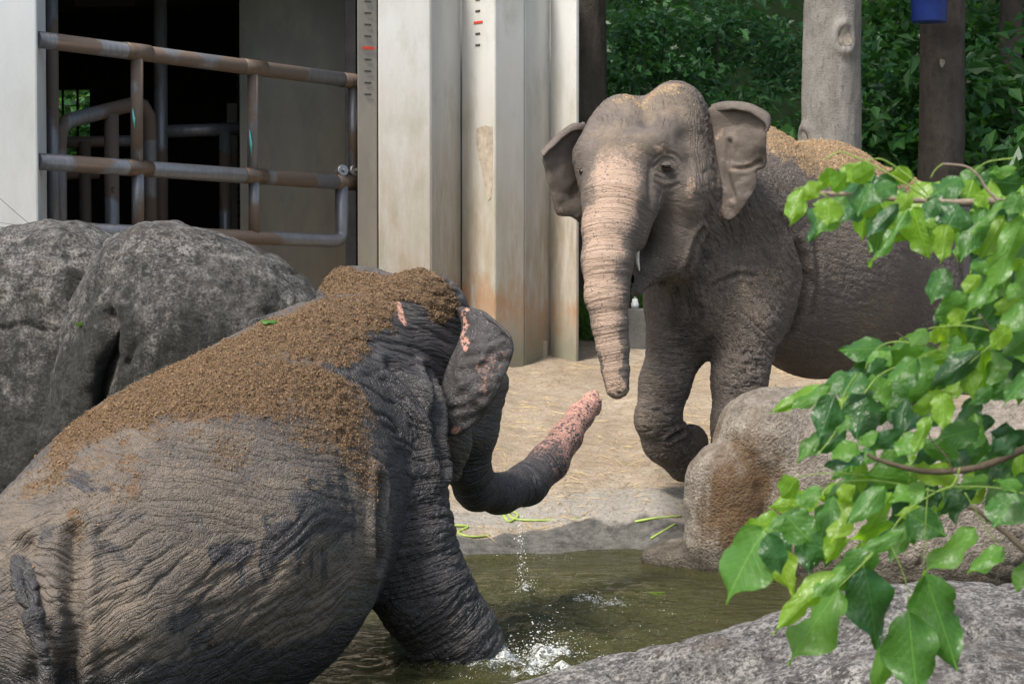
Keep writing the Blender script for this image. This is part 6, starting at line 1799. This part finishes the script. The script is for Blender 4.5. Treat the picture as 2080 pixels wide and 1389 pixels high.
# straw litter: far too many to count
rg = np.random.RandomState(31)
n = 2600
xy_ = np.stack([rg.uniform(-0.8, 2.8, n), 14.75 + 5.2 * rg.rand(n) ** 1.3], 1)
den = fbm(np.stack([xy_[:, 0], xy_[:, 1], 0 * xy_[:, 0]], 1) * 1.1, 3)
keep = (den + rg.uniform(-0.4, 0.5, n) > 0.05) & (xy_[:, 1] > shore(xy_[:, 0]) + 0.25)
xy_ = xy_[keep]; n = len(xy_)
z_ = zgr(xy_[:, 0], xy_[:, 1]) + 0.005
a_ = rg.uniform(0, math.pi, n); L_ = 0.02 + 0.10 * rg.rand(n) ** 3; w_ = rg.uniform(0.0012, 0.0035, n)
dx, dy = np.cos(a_) * L_, np.sin(a_) * L_
mid = np.stack([xy_[:, 0], xy_[:, 1], z_ + 0.01 * rg.rand(n)], 1)
A = np.stack([xy_[:, 0] - dx, xy_[:, 1] - dy, zgr(xy_[:, 0] - dx, xy_[:, 1] - dy) + 0.004], 1); B = np.stack([xy_[:, 0] + dx, xy_[:, 1] + dy, zgr(xy_[:, 0] + dx, xy_[:, 1] + dy) + 0.004], 1)
sd = np.stack([-np.sin(a_) * w_, np.cos(a_) * w_, 0 * w_], 1); upv = np.stack([0 * w_, 0 * w_, w_ * 1.6], 1)
VV = np.stack([A, mid - sd, mid + upv, mid + sd, B], 1).reshape(-1, 3)
T = np.array([(0, 1, 2), (0, 2, 3), (4, 2, 1), (4, 3, 2)])
TT = (T[None] + (np.arange(n) * 5)[:, None, None]).reshape(-1, 3)
tag(obj('straw_litter', mesh_np('straw_litter', VV, None, TT, smooth=False), M['straw']), 'scattered dry straw on the sandy ground', 'straw', None, 'stuff')
# loose grit on the ground
# ---------------------------------------------------------------- splashes
def specks(name, P, S, mat, label, flat=0.5, kind='stuff'):
    n = len(P); rg = np.random.RandomState(n)
    D = np.array([(1, 0, 0), (-1, 0, 0), (0, 1, 0), (0, -1, 0), (0, 0, 1), (0, 0, -1.0)])
    th = rg.uniform(0, 6.28, n); c_, s_ = np.cos(th), np.sin(th)
    O = D[None] * S[:, None, None] * np.stack([rg.uniform(0.6, 1.8, n), rg.uniform(0.6, 1.2, n), flat * np.ones(n)], 1)[:, None]
    O = np.stack([O[..., 0] * c_[:, None] - O[..., 1] * s_[:, None], O[..., 0] * s_[:, None] + O[..., 1] * c_[:, None], O[..., 2]], -1)
    VV = (P[:, None] + O).reshape(-1, 3)
    T = np.array([(0, 2, 4), (2, 1, 4), (1, 3, 4), (3, 0, 4), (2, 0, 5), (1, 2, 5), (3, 1, 5), (0, 3, 5)])
    TT = (T[None] + (np.arange(n) * 6)[:, None, None]).reshape(-1, 3)
    o = obj(name, mesh_np(name, VV, None, TT, smooth=True), M[mat])
    return tag(o, label, 'water', None, kind)
def wpt(x, y):                                  # point of the water plane under a photo pixel
    d = CAMZ * FPX / (y - HOR) ; p = atw(x, y, d); return p
rg = np.random.RandomState(90)
FP = []; FS = []
def foam(x0, y0, sx, sy, n, s0, s1, lift=0.0):
    for k in range(n):
        x, y = x0 + rg.normal() * sx, y0 + rg.normal() * sy
        p = wpt(x, max(y, 1090)); p[2] = zwater(p[0], p[1]) + 0.003 + lift * abs(rg.normal()) ** 1.5
        FP.append(p); FS.append(s0 + (s1 - s0) * rg.rand() ** 3)
foam(1085, 1352, 60, 12, 420, 0.0015, 0.007, 0.04)
foam(1115, 1342, 30, 9, 240, 0.002, 0.008, 0.06)
foam(960, 1362, 55, 8, 120, 0.0015, 0.005, 0.015)
foam(1235, 1230, 34, 6, 110, 0.0015, 0.005, 0.012)
foam(1065, 1202, 16, 4, 110, 0.0015, 0.006, 0.03)
foam(1150, 1235, 90, 16, 160, 0.001, 0.004, 0.004)
foam(1040, 1132, 90, 4, 120, 0.001, 0.0035, 0.0)
foam(1380, 1250, 120, 45, 200, 0.001, 0.003, 0.0)
specks('foam', np.array(FP), np.array(FS), 'foam', 'white churned foam round the wading elephant foreleg', 0.28)
DP = []; DS = []
for k in range(210):                             # water running off the trunk
    t_ = rg.rand(); x = 1056 + 6 * t_ + rg.normal() * (3 + 7 * t_); y = 1045 + 165 * t_
    p = atw(x, y, 12.85 + rg.normal() * 0.02); p[2] = max(p[2], 0.01)
    DP.append(p); DS.append(0.0011 + 0.0036 * rg.rand() ** 3)
for k in range(160):
    p = wpt(1080 + rg.normal() * 60, 1340); p[2] = abs(rg.normal()) * 0.07
    DP.append(p); DS.append(0.0012 + 0.004 * rg.rand() ** 2)
specks('water_drops', np.array(DP), np.array(DS), 'foam', 'drops of water falling from the raised trunk', 1.4)
# leaves afloat
for x, y, rz, lb in ((1350, 1208, 0.6, 'yellowed leaf floating on the pool'),):
    o = bpy.data.objects.new('floating_leaf', LEAFV['y'][4]); COL.objects.link(o)
    p = wpt(x, y)
    o.matrix_basis = Matrix.Translation(Vector((p[0], p[1], zwater(p[0], p[1]) + 0.006))) @ Matrix.Rotation(rz + 1.2, 4, 'Z') @ Matrix.Diagonal((0.05, 0.10, 0.02, 1))
    tag(o, lb, 'leaf')
